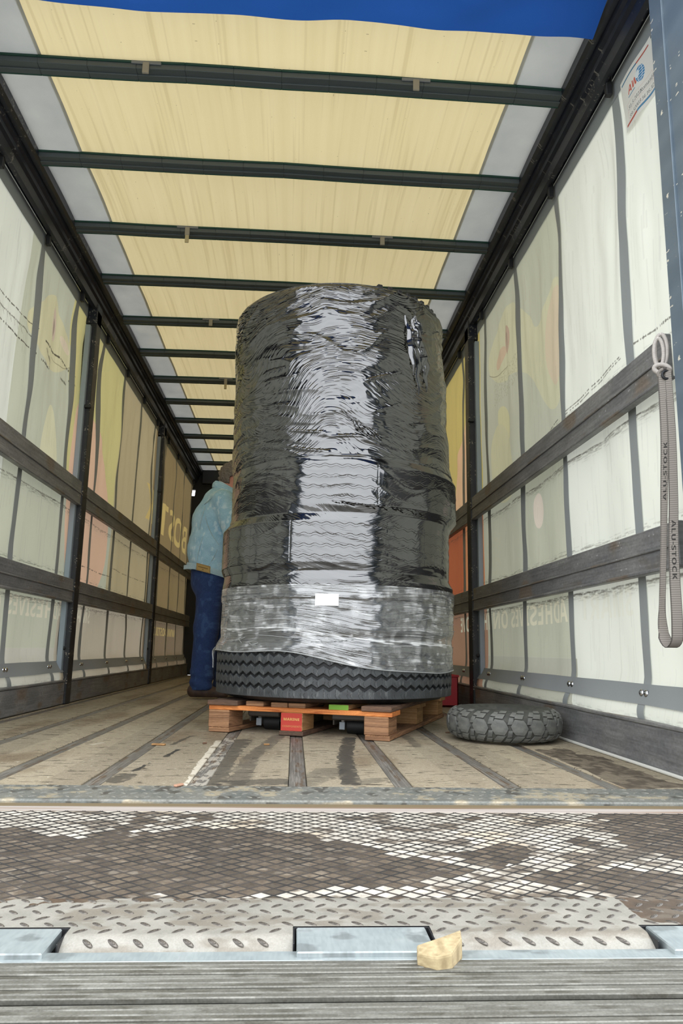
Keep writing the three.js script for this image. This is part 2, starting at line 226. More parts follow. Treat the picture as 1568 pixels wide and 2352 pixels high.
    if (side > 0) { line(at([[1455, 790], [1500, 755], [1532, 727]]), 3, 0.6); line(at([[1302, 945], [1365, 880], [1430, 815]]), 2, 0.6); line(at([[1302, 952], [1365, 888], [1428, 823]]), 2, 0.5); line(at([[1200, 1045], [1250, 995], [1283, 962]]), 2, 0.6); line(at([[1205, 1040], [1280, 972]]), 1.5, 0.4); }
    else { line(at([[0, 660], [40, 705], [85, 755]]), 2.5, 0.75); line(at([[103, 782], [140, 822], [170, 868]]), 4, 0.75); line(at([[0, 722], [40, 765], [80, 812]]), 3, 0.75); line(at([[92, 825], [115, 848]]), 4, 0.8); line(at([[105, 800], [118, 830], [116, 848]]), 8, 0.6); line(at([[0, 690], [30, 722], [60, 752], [82, 788]]), 3, 0.55); line(at([[140, 868], [153, 884]]), 5, 0.7); line(at([[158, 875], [168, 887]]), 3, 0.7); for (let i = 0; i < 7; i++) line(at([[5 + i * 8, 690 + i * 9], [8 + i * 8, 712 + i * 9]]), 4, 0.25); line(at([[255, 1305], [300, 1325], [335, 1340]]), 2, 0.5); line(at([[185, 1300], [255, 1326]]), 2, 0.6); }
  });
}
for (const side of [-1, 1]) {
  const nm = side < 0 ? 'left' : 'right';
  const wall = setting('wall_' + nm, `pale translucent tarpaulin side curtain with grey webbing, ${side < 0 ? 'behind the man in denim' : 'beside the small loose tyre'}`, 'side curtain');
  for (const [za, zb, nz] of [[CZ0, CZM, 150], [CZM, CZ1, 120]]) {
    const tx = drawCurtain(side, za, zb);
    mesh('curtain_panel', grid(nz, 90, (u, v) => { const z = lerp(za, zb, u), y = lerp(CY0, CY1, v); return [side * curtainX(z, y, side), y, z]; }), mat({ map: tx, roughness: 1, transmission: 0.2, thickness: 0, specularIntensity: 0.3 }), wall);
  }
  const strip = (za, zb, ya, yb, off, n, m) => grid(n, m, (u, v) => { const z = lerp(za, zb, u), y = lerp(ya, yb, v); return [side * (curtainX(z, y, side) - off), y, z]; });
  for (const z of strapZ) {
    mesh('webbing_strap', strip(z + 0.028, z - 0.028, 0.2, 2.53, 0.004, 2, 60), M.strapTape, wall);
    mesh('strap_tail', grid(1, 10, (u, v) => { const y = lerp(0.2, 0.125, v), zz = z + (u - 0.5) * 0.05 - (z < -2.6 ? side * 0.0 + 0.05 * v : 0); return [side * (curtainX(zz, Math.max(y, 0.132), side) - 0.005), y, zz]; }), M.strapTape, wall);
    for (const d of [-0.017, 0.017]) { const s = new THREE.SphereGeometry(0.0135, 12, 6, 0, 6.2832, 0, 1.4); s.rotateZ(side * Math.PI / 2); s.scale(0.7, 1, 1); s.translate(side * (curtainX(z + d, 0.225, side) - 0.008), 0.225, z + d); mesh('snap_stud', s, M.chrome, wall); }
    mesh('roller_hanger', cbox(side * 1.27 - 0.012, side * 1.27 + 0.012, 2.47, 2.56, z - 0.012, z + 0.012, 0.003), M.steelDark, wall);
  }
  mesh('hem_tape', strip(CZ0, CZ1, 0.19, 0.255, 0.007, 240, 3), mat({ color: '#888c8d', roughness: 1, transmission: 0.08, thickness: 0 }), wall);
  mesh('header_tape', strip(CZ0, CZ1, 2.455, 2.545, 0.005, 160, 2), mat({ color: '#83898a', roughness: 1, transmission: 0.06, thickness: 0 }), wall);
  // bottom boards
  const base = setting('baseboard_' + nm, `low dark metal board along the floor below the ${nm === 'left' ? 'curtain behind the man' : 'curtain by the small tyre'}`, 'baseboard');
  for (const [z0, z1, k] of [[-2.07, -4.6, 0], [-4.71, -7.17, 1], [-7.28, -9.765, 2]]) {
    mesh('board', cbox(side < 0 ? -1.29 : 1.24, side < 0 ? -1.24 : 1.29, 0.004, 0.132, z1, z0, 0.004, 'z', [k * 0.4, side * 0.2]), M.board, base);
    mesh('top_lip', cbox(side < 0 ? -1.3 : 1.236, side < 0 ? -1.236 : 1.3, 0.132, 0.144, z1, z0, 0.003, 'z'), M.board, base);
  }
  mesh('sill_rail', cbox(side < 0 ? -1.36 : 1.291, side < 0 ? -1.291 : 1.36, -0.2, 0.125, -9.8, -1.98, 0.004, 'z'), M.steelDark, base);
  if (side > 0) mesh('floor_seal', place(new THREE.CylinderGeometry(0.006, 0.006, 2.3, 8).rotateX(Math.PI / 2), T(1.232, 0.006, -3.2)), mat({ color: '#c9c9c2', roughness: 0.5 }), base);
}

// ---------------------------------------------------------------- roof
{
  const roof = setting('ceiling', 'cream translucent roof tarpaulin with grey side bands', 'roof sheet');
  const bz = (z) => { const q = (-2.658 - z) / 0.592; return q - Math.floor(q); };
  const sag = (x, z) => 2.684 + 0.016 * Math.sin(bz(z) * Math.PI) * (1 + 0.5 * Math.cos(x * 3)) + (fbm(x * 9, z * 2.5, 3) - 0.5) * 0.014;
  const streaky = dataTex(1024, 1024, (u, v) => { const n = fbm(u * 64, v * 2, 4), m = fbm(u * 6 + 3, v * 5, 3); let c = mixc([226, 208, 158], [240, 224, 178], n * 0.6 + m * 0.4); c = mixc(c, [204, 184, 136], 0.4 * sst(0.55, 0.78, fbm(u * 128 + 9, v * 3, 3))); if (vn(u * 200, v * 200) > 0.988) c = mixc(c, [120, 104, 80], 0.6); return c; }, true, [0.5, 0.4]);
  const mm = (g) => { const p = g.attributes.position, uv = g.attributes.uv; for (let i = 0; i < p.count; i++) uv.setXY(i, p.getX(i), p.getZ(i)); return g; };
  mesh('roof_panel', mm(grid(60, 220, (u, v) => { const x = lerp(-0.98, 0.98, u), z = lerp(-2.05, -9.74, v); return [x, sag(x, z), z]; })), mat({ map: streaky, roughness: 1, transmission: 0.14, thickness: 0, specularIntensity: 0.3 }), roof);
  const gt = dataTex(256, 256, (u, v) => mixc([172, 174, 172], [194, 195, 190], fbm(u * 8, v * 8, 4)), true, [1, 1]);
  for (const s of [-1, 1]) mesh('side_band', mm(grid(14, 220, (u, v) => { const x = s * lerp(0.965, 1.2, u), z = lerp(-2.05, -9.74, v); return [x, sag(x, z) - 0.0022, z]; })), mat({ map: gt, roughness: 1, transmission: 0.13, thickness: 0, specularIntensity: 0.3 }), roof);
  // roof rails
  const prof = [[1.17, 2.70], [1.17, 2.645], [1.182, 2.63], [1.205, 2.63], [1.205, 2.61], [1.218, 2.60], [1.218, 2.575], [1.232, 2.565], [1.24, 2.525], [1.262, 2.52], [1.262, 2.60], [1.31, 2.60], [1.31, 2.70]];
  for (const s of [-1, 1]) {
    const r = setting(s < 0 ? 'trim_1' : 'trim_2', `black painted roof rail above the ${s < 0 ? 'curtain behind the man' : 'curtain with the paper notice'}`, 'roof rail');
    mesh('rail_profile', extrudeZ(prof.map(([x, y]) => [s * x, y]), -9.74, -1.9), M.rail, r);
    mesh('rail_lip', cbox(s < 0 ? -1.345 : 1.31, s < 0 ? -1.31 : 1.345, 2.57, 2.72, -9.74, -1.9, 0.004, 'z'), M.rail, r);
  }
  for (let k = 0; k < 12; k++) {
    const z = -2.6585 - 0.5918 * k, ord = ['', 'second ', 'third ', 'fourth ', 'fifth ', 'sixth ', 'seventh ', 'eighth ', 'ninth ', 'tenth ', 'eleventh ', ''][k];
    const b = thing('roof_bow', k === 0 ? 'dark metal roof bow next to the blue tarpaulin edge' : k === 11 ? 'dark metal roof bow closest to the dark front wall' : `dark metal roof bow, ${ord}in from the blue tarpaulin`, 'roof bow', [0, 2.65, z], 0, 'roof bows under the cream sheet');
    const bend = (g) => { const p = g.attributes.position; for (let i = 0; i < p.count; i++) { const x = p.getX(i); p.setY(i, p.getY(i) + 0.006 * Math.cos(x * 1.3) + (vn(x * 3 + k * 9, k) - 0.5) * 0.006); } g.computeVertexNormals(); return g; };
    const bar = (y0, y1, z0, z1) => { const parts = []; for (let i = 0; i < 12; i++) parts.push(cbox(-1.175 + i * 2.35 / 12, -1.175 + (i + 1) * 2.35 / 12 + 0.0005, y0, y1, z0, z1, 0.002)); return bend(mergeGeometries(parts)); };
    mesh('bow_web', bar(-0.004, 0.026, -0.02, 0.014), M.bow, b);
    mesh('bow_flange', bar(-0.01, 0.004, -0.046, -0.018), M.bow, b);
    mesh('green_edge', bar(0.018, 0.028, 0.012, 0.02), M.bowGreen, b); mesh('green_edge', bar(-0.012, -0.002, -0.052, -0.044), M.bowGreen, b);
    if (k % 2 === 0 && k < 9) for (const x of [-0.547, 0.555]) {
      const hk = mesh('strap_hook', cbox(x - 0.013, x + 0.013, -0.028, 0.022, 0.014, 0.024, 0.002), mat({ color: '#8b8578', roughness: 0.6 }), b);
      mesh('hook_plate', cbox(x - 0.06, x + 0.06, 0.016, 0.03, 0.014, 0.021, 0.002), mat({ color: '#6f7375', roughness: 0.6 }), hk);
      if ((k === 2 && x < 0) || (k === 6 && x < 0)) mesh('hook_tongue', cbox(x - 0.011, x + 0.011, -0.075, -0.02, 0.016, 0.022, 0.003), mat({ color: '#a89c76', roughness: 0.7 }), hk);
    }
  }
  const tp = mesh('blue_tarpaulin', grid(80, 16, (u, v) => { const x = lerp(-1.19, 1.165, u), w = 0.012 * (fbm(x * 3 + 5, 2, 2) - 0.5) * 2; const z = -2.31 + v * 0.42 + w * (1 - v), y = 2.604 + v * 0.07 + 0.018 * Math.sin(v * 3.1) + 0.02 * (fbm(x * 4, v * 3, 2) - 0.5); return [x, y, z]; }), mat({ color: '#0a58b8', roughness: 0.75, transmission: 0.06, thickness: 0 }), scene);
  tag(tp, 'blue tarpaulin flap across the rear of the roof', 'tarpaulin');
}

// ---------------------------------------------------------------- front wall, pillars, side boards, rear posts
{
  const w = setting('wall_back', 'dark front wall at the end of the load bed', 'wall');
  const sh = new THREE.Shape([[-1.36, 0], [1.36, 0], [1.36, 2.72], [-1.36, 2.72], [-1.36, 2.43], [-1.258, 2.43], [-1.266, 2.34], [-1.36, 2.34]].map((p) => new THREE.Vector2(...p)));
  mesh('wall_panel', new THREE.ExtrudeGeometry(sh, { depth: 0.075, bevelEnabled: false }).translate(0, 0, -9.82), mat({ color: '#232323', roughness: 0.8 }), w);
  mesh('top_beam', cbox(-1.17, 1.3, 2.5, 2.7, -9.77, -9.68, 0.006), M.steelDark, w);
  for (const s of [-1, 1]) for (const [k, z] of [[0, -4.655], [1, -7.225]]) {
    const where = (s < 0 ? 'beside the man, ' : 'behind the small loose tyre, ') + (k ? 'second from the open rear' : 'first from the open rear');
    const p = thing('side_pillar', 'chipped black steel pillar ' + where, 'pillar', [s * 1.28, 0, z], 0, 'side pillars of the load bed');
    mesh('pillar_post', cbox(-0.042, 0.042, 0.003, 2.6, -0.03, 0.03, 0.005, 'y', [k * 0.3, s * 0.1]), M.pillar, p);
    mesh('pillar_flange', cbox(-s * 0.028 - 0.022, -s * 0.028 + 0.022, 0.003, 2.52, -0.05, 0.05, 0.004, 'y', [k * 0.3 + 0.5, 0]), M.pillar, p);
    mesh('lock_strip', cbox(-0.012, 0.02, 0.15, 2.4, 0.05, 0.085, 0.003, 'y'), mat({ color: '#8b979f', roughness: 0.5, metalness: 0.2 }), p);
    const bo = new THREE.SphereGeometry(0.011, 10, 6); bo.translate(-s * 0.02, 0.33, 0.068); mesh('bolt', bo, M.steelDark, p);
    mesh('catch', cbox(-s * 0.04 - 0.02, -s * 0.04 + 0.02, 1.84, 1.86, 0.05, 0.075, 0.003), M.steelDark, p);
    mesh('top_bracket', cbox(-0.05, 0.05, 2.42, 2.62, -0.055, 0.055, 0.006), M.rail, p);
  }
  const bays = [[-2.08, -4.605, 'rear bay'], [-4.705, -7.175, 'middle bay'], [-7.275, -9.7, 'front bay']];
  for (const s of [-1, 1]) for (let b = 0; b < 3; b++) for (const [nm, y0, y1] of [['upper', s < 0 ? 1.212 : 1.192, s < 0 ? 1.358 : 1.335], ['lower', 0.61, 0.745]]) {
    const o = thing('side_board', `${nm} dark side board in the ${bays[b][2]} ${s < 0 ? 'of the curtain behind the man' : 'of the curtain by the loose tyre'}`, 'side board', [s * 1.25, y0, (bays[b][0] + bays[b][1]) / 2], 0, 'side boards between the pillars');
    const L = (bays[b][0] - bays[b][1]) / 2, h = y1 - y0;
    mesh('board_face', cbox(-0.011, 0.011, 0, h, -L, L, 0.003, 'z', [b * 0.37 + (s > 0 ? 0.2 : 0), nm === 'upper' ? 0.2 : 0.45]), M.board, o);
    mesh('board_rib', cbox(-s * 0.0135 - 0.004, -s * 0.0135 + 0.004, h * 0.44, h * 0.5, -L, L, 0.002, 'z'), M.board, o);
    mesh('board_lip', cbox(-0.016, 0.016, -0.006, 0.006, -L, L, 0.003, 'z'), M.board, o);
  }
  const rp = mat({ map: dataTex(512, 1024, (u, v) => { let c = mixc([86, 100, 112], [106, 120, 131], fbm(u * 6, v * 6, 4)); if (fbm(u * 40, v * 80, 3) > 0.79 && fbm(u * 8, v * 10, 2) > 0.5) c = [214, 208, 192]; return c; }, true, [2.5, 0.55]), roughness: 0.45, metalness: 0.1 });
  for (const s of [-1, 1]) {
    const p = thing('rear_post', s > 0 ? 'grey blue painted rear corner post behind the hanging strap' : 'grey blue painted rear corner post opposite the hanging strap', 'post', [s * 1.27, -0.15, -1.843], 0, 'rear corner posts');
    mesh('post_body', cbox(-0.07, 0.07, 0, 2.85, -0.13, 0.13, 0.008, 'y'), rp, p);
    mesh('edge_seam', cbox(-s * 0.073 - 0.004, -s * 0.073 + 0.004, 0, 2.85, -0.045, -0.04, 0.0015, 'y'), rp, p);
  }
  const hb = thing('rear_header', 'grey blue rear crossbeam above the blue tarpaulin', 'beam', [0, 2.7, -1.843]);
  mesh('header_beam', cbox(-1.345, 1.345, 0, 0.14, -0.13, 0.13, 0.008), rp, hb);
}

// ---------------------------------------------------------------- tail: threshold, hinge beam, ridged plate, tread lip, ribbed platform
{
  const inPoly = (x, y, P) => { let c = false; for (let i = 0, j = P.length - 1; i < P.length; j = i++) if ((P[i][1] > y) !== (P[j][1] > y) && x < (P[j][0] - P[i][0]) * (y - P[i][1]) / (P[j][1] - P[i][1]) + P[i][0]) c = !c; return c; };
  const F = (px) => px.map(([u, v]) => onY(u, v));
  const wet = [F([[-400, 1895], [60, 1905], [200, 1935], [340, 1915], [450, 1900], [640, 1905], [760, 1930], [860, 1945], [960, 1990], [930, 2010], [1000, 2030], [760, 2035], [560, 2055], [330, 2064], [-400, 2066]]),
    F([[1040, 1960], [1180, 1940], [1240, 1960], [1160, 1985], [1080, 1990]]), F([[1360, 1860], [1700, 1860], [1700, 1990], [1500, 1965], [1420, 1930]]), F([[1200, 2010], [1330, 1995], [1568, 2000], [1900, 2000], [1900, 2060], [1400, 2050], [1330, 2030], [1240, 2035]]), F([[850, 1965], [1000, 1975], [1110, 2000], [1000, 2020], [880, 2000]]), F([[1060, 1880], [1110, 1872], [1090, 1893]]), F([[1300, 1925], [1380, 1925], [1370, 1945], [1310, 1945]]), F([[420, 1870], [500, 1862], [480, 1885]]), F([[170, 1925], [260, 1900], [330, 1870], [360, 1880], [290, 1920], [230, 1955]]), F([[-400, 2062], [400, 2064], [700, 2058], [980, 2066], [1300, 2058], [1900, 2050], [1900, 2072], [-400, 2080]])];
  const PX0 = -1.2, PW = 2.4, PZ = -1.1, PD = 0.62;
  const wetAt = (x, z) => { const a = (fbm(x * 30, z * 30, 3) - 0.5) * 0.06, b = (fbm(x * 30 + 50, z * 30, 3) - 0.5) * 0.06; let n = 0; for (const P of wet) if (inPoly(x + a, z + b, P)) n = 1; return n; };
  const cell = (x, z) => { const a = Math.floor((x + 1.2) / 0.0365 - (z + 1.7) / 0.0315), b = Math.floor((x + 0.5) / 0.0365 + (z + 1.7) / 0.0315), A = a + 0.5, B = b + 0.5; return [(A + B) * 0.0365 / 2 - 0.85, 0.0315 / 2 * (B - A + 0.7 / 0.0365) - 1.7, NT[((a * 131 + b * 17) % 65536 + 65536) % 65536]]; };
  const ptex = dataTex(2048, 700, (u, v) => {
    const x = PX0 + u * PW, z = PZ - v * PD, n = fbm(x * 40, z * 40, 4), [cx, cz, ch] = cell(x, z), w = ch > 0.12 ? wetAt(cx, cz) : wetAt(x, z);
    let c = mixc([150, 144, 133], [196, 190, 178], clamp(n * 1.6 - 0.3)); c = mixc(c, [196, 174, 142], sst(0.6, 0.75, fbm(x * 8 + 3, z * 10, 3)) * 0.4);
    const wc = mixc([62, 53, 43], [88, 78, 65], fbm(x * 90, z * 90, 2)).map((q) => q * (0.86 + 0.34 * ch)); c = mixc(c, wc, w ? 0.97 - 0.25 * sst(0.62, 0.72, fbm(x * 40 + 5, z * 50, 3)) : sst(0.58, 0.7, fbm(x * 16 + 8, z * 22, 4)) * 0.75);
    const g = vn(x * 900, z * 700); c = c.map((q) => q + (g - 0.5) * 22); if (vn(x * 420 + 7, z * 420) > 0.965) c = c.map((q) => q + 36); return c;
  });
  const uvp = (g) => { const p = g.attributes.position, uv = g.attributes.uv; for (let i = 0; i < p.count; i++) uv.setXY(i, (p.getX(i) - PX0) / PW, (PZ - p.getZ(i)) / PD); return g; };
  const plate = thing('ridged_plate', 'dirty steel plate with diamond ridges below the truck floor edge', 'plate', [0, 0, 0]);
  mesh('plate_sheet', uvp(cbox(-1.2, 1.2, -0.03, -0.0012, -1.705, -1.118, 0.001)), mat({ map: ptex, roughness: 0.7, bumpMap: noiseBump, bumpScale: 0.0008 }), plate);
  mesh('lift_frame', cbox(-1.19, 1.19, -0.14, -0.031, -1.7, -1.13, 0.004), M.steelDark, plate);
  { // crossing ridges
    const parts = [], ax = 0.0365, az = 0.0315, z0 = -1.7, z1 = -1.122, sl = ax / az;
    for (const s of [-1, 1]) for (let k = -40; k < 80; k++) {
      const xa = -1.2 + k * ax, f = (z) => xa + s * (z - z0) * sl + (s < 0 ? 0.7 : 0); let za = z0, zb = z1;
      const cut = (x) => z0 + (x - xa - (s < 0 ? 0.7 : 0)) / (s * sl); for (const [lim, gt] of [[-1.195, 1], [1.195, -1]]) { const zc = cut(lim), rising = s * gt > 0; if (rising) za = Math.max(za, zc); else zb = Math.min(zb, zc); }
      if (zb - za < 0.01) continue;
      const p = [[f(za), za], [f(zb), zb]], dx = p[1][0] - p[0][0], dz = p[1][1] - p[0][1], l = Math.hypot(dx, dz), nx = -dz / l * 0.0011, nz = dx / l * 0.0011, g = new THREE.BufferGeometry(), h = 0.0004, b = -0.0016;
      const v = []; for (const [x, z] of p) v.push([x - nx, b, z - nz], [x, h, z], [x + nx, b, z + nz]);
      const T3 = [[0, 3, 1], [1, 3, 4], [1, 4, 2], [2, 4, 5]], pos = [], uv = []; for (const t of T3) for (const i of t) { pos.push(...v[i]); uv.push(v[i][0], v[i][2]); }
      g.setAttribute('position', new THREE.Float32BufferAttribute(pos, 3)); g.setAttribute('uv', new THREE.Float32BufferAttribute(uv, 2)); g.computeVertexNormals(); parts.push(g);
    }
    const m = mesh('diamond_ridges', mergeGeometries(parts), mat({ map: dataTex(512, 512, (u, v) => mixc([28, 24, 20], [56, 49, 42], sst(0.35, 0.7, fbm(u * 24, v * 24, 4))), true, [1.2, 1.2]), roughness: 0.7 }), plate); m.userData.kind = 'stuff';
  }
  // bumps of tread plate
  const bumpG = (() => { const g = new THREE.SphereGeometry(1, 12, 5, 0, 6.2832, 0, Math.PI / 2); g.scale(0.0105, 0.0022, 0.0035); return g; })();
  const lens = (name, parent, x, y, z, s, m, tilt = 0) => { const b = mesh(name, bumpG, m, parent); b.position.set(x, y, z); b.rotation.set(tilt, s * 0.75, 0, 'XYZ'); return b; };
  // threshold: tread plate along the floor edge, hinge beam
  const stT = dataTex(1024, 128, (u, v) => { let c = mixc([96, 100, 98], [134, 132, 122], fbm(u * 40, v * 5, 4)); c = mixc(c, [62, 58, 52], sst(0.58, 0.72, fbm(u * 60 + 4, v * 6 + 2, 4)) * 0.6); c = mixc(c, [168, 156, 132], sst(0.62, 0.72, fbm(u * 30 + 40, v * 4 + 7, 3)) * 0.8); return c.map((q) => q + (vn(u * 900, v * 120) - 0.5) * 30); }, true, [1 / 2.4, 1 / 0.3]);
  const stM = mat({ map: stT, roughness: 0.55, metalness: 0.2 });
  const th = thing('threshold_plate', 'worn tread plate strip along the wooden floor edge', 'plate', [0, 0, 0]);
  mesh('tread_sheet', cbox(-1.19, 1.19, -0.12, 0.001, -1.998, -1.815, 0.004), stM, th);
  { const pts = []; for (let i = 0; i < 66; i++) for (let j = 0; j < 4; j++) pts.push([-0.6 + i * 0.0265 + (j % 2) * 0.013, -1.98 + j * 0.043, (i + j) % 2 ? 1 : -1]); pts.forEach(([x, z, s], i) => { if (x < 1.19) lens('tread_bump', th, x, 0.0008, z, s, stM); }); }
  const hinge = thing('hinge_beam', 'rounded rusty hinge beam between tread strip and diamond plate', 'beam', [0, 0, 0]);
  mesh('beam_round', place(new THREE.CylinderGeometry(0.028, 0.028, 2.4, 20).rotateZ(Math.PI / 2), T(0, -0.026, -1.735)), mat({ map: dataTex(1024, 64, (u, v) => { let c = mixc([126, 118, 110], [176, 168, 162], fbm(u * 60, v * 4, 4)); return mixc(c, [110, 84, 62], sst(0.6, 0.7, fbm(u * 30 + 8, v * 3, 3)) * 0.8); }, true, [1, 1]), roughness: 0.6 }), hinge);
  mesh('beam_web', cbox(-1.2, 1.2, -0.1, -0.02, -1.81, -1.765, 0.003), mat({ color: '#5d5038', roughness: 0.7 }), hinge);
  mesh('seam_strip', cbox(-1.2, 1.2, -0.03, -0.006, -1.813, -1.775, 0.003), mat({ color: '#6f6148', roughness: 0.7 }), hinge);
  // lip of tread plate with cut-outs
  const lipPoly = F([[-900, 2078], [-300, 2078], [300, 2070], [700, 2058], [980, 2066], [1200, 2062], [1420, 2066], [1450, 2095], [1470, 2110], [1600, 2140], [2300, 2140], [2300, 2050], [-900, 2050]]);
  const lipT = dataTex(2048, 256, (u, v) => { const x = -1.2 + u * 2.4, z = -0.95 - v * 0.2; let c = mixc([126, 124, 116], [158, 154, 145], fbm(x * 30, z * 30, 4)); const a = (fbm(x * 40, z * 40, 3) - 0.5) * 0.05; if (inPoly(x, z + a, lipPoly)) c = mixc(c, mixc([60, 50, 42], [90, 72, 56], fbm(x * 60, z * 60, 2)), 0.9); c = mixc(c, [112, 104, 92], sst(0.55, 0.68, fbm(x * 14, z * 30 + 5, 4)) * 0.6); return c.map((q) => q + (vn(x * 900, z * 900) - 0.5) * 16); }, true);
  lipT.wrapS = lipT.wrapT = THREE.ClampToEdgeWrapping;
  const uvl = (g) => { const p = g.attributes.position, uv = g.attributes.uv; for (let i = 0; i < p.count; i++) uv.setXY(i, (p.getX(i) + 1.2) / 2.4, (-0.95 - p.getZ(i)) / 0.2); return g; };
  const lipM = mat({ map: lipT, roughness: 0.5, metalness: 0.15 });
  const bumpM = mat({ map: dataTex(256, 256, (u, v) => mixc([54, 49, 44], [112, 106, 98], sst(0.3, 0.7, fbm(u * 12, v * 12, 3))), true, [1, 1]), roughness: 0.45, metalness: 0.2 });
  const lip = thing('tread_lip', 'steel tread plate lip with cut-outs in front of the ribbed platform', 'plate', [0, 0, 0]);
  const dy = (z) => z > -0.995 ? -0.9 * (z + 0.995) ** 1 * 0.35 - 9 * (z + 0.995) ** 2 : 0; // the lip bends down at its edge
  const seg = (x0, x1, z0, z1) => mesh('lip_sheet', uvl(grid(40, 16, (u, v) => { const z = lerp(z0, z1, v), x = lerp(x0, x1, u); return [x, 0.0015 + dy(z), z]; })), lipM, lip);
  const tongues = [-0.605, -0.155, 0.302, 0.752].map((a) => [a, a + 0.275]);
  tongues[1] = [-0.15, 0.127]; tongues[2] = [0.302, 0.578];
  seg(-1.2, 1.2, -1.128, -1.0195);
  for (const [a, b] of tongues) { seg(a, b, -1.0195, -0.962); mesh('lip_side', cbox(a - 0.002, a, -0.02, 0.001, -1.019, -0.966, 0.0005), M.steelDark, lip); mesh('lip_side', cbox(b, b + 0.002, -0.02, 0.001, -1.019, -0.966, 0.0005), M.steelDark, lip); }
  mesh('lip_edge', cbox(-1.2, 1.2, -0.016, 0.0008, -1.0195, -1.0175, 0.0004), M.steelDark, lip);
  for (let j = 0; j < 8; j++) for (let i = -26; i < 52; i++) {
    const z = -1.118 + j * 0.0225, x = i * 0.030 + (j % 2) * 0.015; if (x < -0.42 || x > 0.86) continue;
    if (z > -1.028 && !tongues.some(([a, b]) => x > a + 0.01 && x < b - 0.01)) continue; if (z > -0.975) continue;
    lens('tread_bump', lip, x, 0.001 + dy(z), z, j % 2 ? 1 : -1, bumpM, z > -0.99 ? 0.3 : 0);
  }
  // aluminium platform
  const alT = dataTex(1024, 512, (u, v) => { let c = mixc([88, 87, 80], [114, 113, 105], fbm(u * 14, v * 30, 4)); c = mixc(c, [64, 61, 53], sst(0.56, 0.7, fbm(u * 24 + 9, v * 20, 4)) * 0.5); c = mixc(c, [138, 138, 130], sst(0.6, 0.7, fbm(u * 18 + 70, v * 30, 4)) * 0.5); return c.map((q) => q + (vn(u * 800, v * 400) - 0.5) * 24); }, true, [1 / 1.2, 1 / 0.5]);
  const alM = mat({ map: alT, roughness: 0.5, metalness: 0.25 }), flatM = mat({ map: dataTex(512, 256, (u, v) => { let c = mixc([132, 142, 144], [164, 170, 169], fbm(u * 14, v * 14, 4)); return mixc(c, [104, 110, 110], sst(0.56, 0.7, fbm(u * 18 + 9, v * 14, 4)) * 0.6).map((q) => q + (vn(u * 400, v * 40) - 0.5) * 14); }, true, [1.2, 2.4]), roughness: 0.42, metalness: 0.25 });
  const pf = thing('ribbed_platform', 'grey aluminium platform with fine cross ribs in front of the lip', 'platform', [0, 0, 0]);
  mesh('platform_base', cbox(-1.3, 1.3, -0.06, -0.0085, -0.935, 0.3, 0.002), mat({ color: '#22231f', roughness: 0.8 }), pf);
  mesh('flat_edge', cbox(-1.3, 1.3, -0.06, -0.004, -0.957, -0.929, 0.0015), flatM, pf);
  for (const [a, b] of [[-0.6, -0.159], [0.1315, 0.2955], [0.585, 0.745]]) mesh('hinge_tab', cbox(a, b, -0.012, 0.002, -1.0145, -0.937, 0.0015), flatM, pf);
  for (let i = 0; i < 96; i++) { const z = -0.921 + i * 0.0115, wd = i % 9 === 8 ? 0.0018 : 0.0049 - (i % 2) * 0.0004; mesh('platform_rib', cbox(-1.3, 1.3, -0.009, i % 9 === 8 ? -0.006 : -0.0028 + (i % 3) * 0.0004, z - wd, z + wd, 0.0012, 'x', [i * 0.171 % 1, i * 0.013]), alM, pf); }
  mesh('platform_leg', cbox(-0.9, 0.9, -1.2, -0.06, -0.3, 0.1, 0.01), M.steelDark, pf);
  for (const s of [-1, 1]) mesh('lift_arm', cbox(s * 0.55 - 0.05, s * 0.55 + 0.05, -1.2, -0.14, -1.6, -1.45, 0.01), M.steelDark, plate);
  // broken piece of stone or wood on the platform edge
  const [sx, sz] = onY(1012, 2205);
  const st = new THREE.Shape([[-0.026, -0.006], [-0.024, 0.010], [0.006, 0.018], [0.030, 0.034], [0.026, 0.014], [0.008, -0.016], [-0.008, -0.02]].map((p) => new THREE.Vector2(...p)));
  const sg = new THREE.ExtrudeGeometry(st, { depth: 0.012, bevelEnabled: true, bevelSize: 0.002, bevelThickness: 0.003, bevelSegments: 2, curveSegments: 4 }); sg.rotateX(-Math.PI / 2);
  { const p = sg.attributes.position; for (let i = 0; i < p.count; i++) { const x = p.getX(i), y = p.getY(i), z = p.getZ(i); p.setY(i, y * (0.7 + 0.9 * clamp(0.5 + x * 14 - z * 8) * (0.6 + 0.6 * vn(x * 90 + 3, z * 90)))); } sg.computeVertexNormals(); }
  const so = mesh('stone_chip', sg, mat({ map: dataTex(128, 128, (u, v) => mixc([124, 108, 78], [182, 166, 130], fbm(u * 8, v * 8, 4)), true, [20, 20]), roughness: 0.9 }), scene); so.position.set(sx, -0.002, sz); tag(so, 'pale broken stone chip lying on the platform edge', 'stone');
}

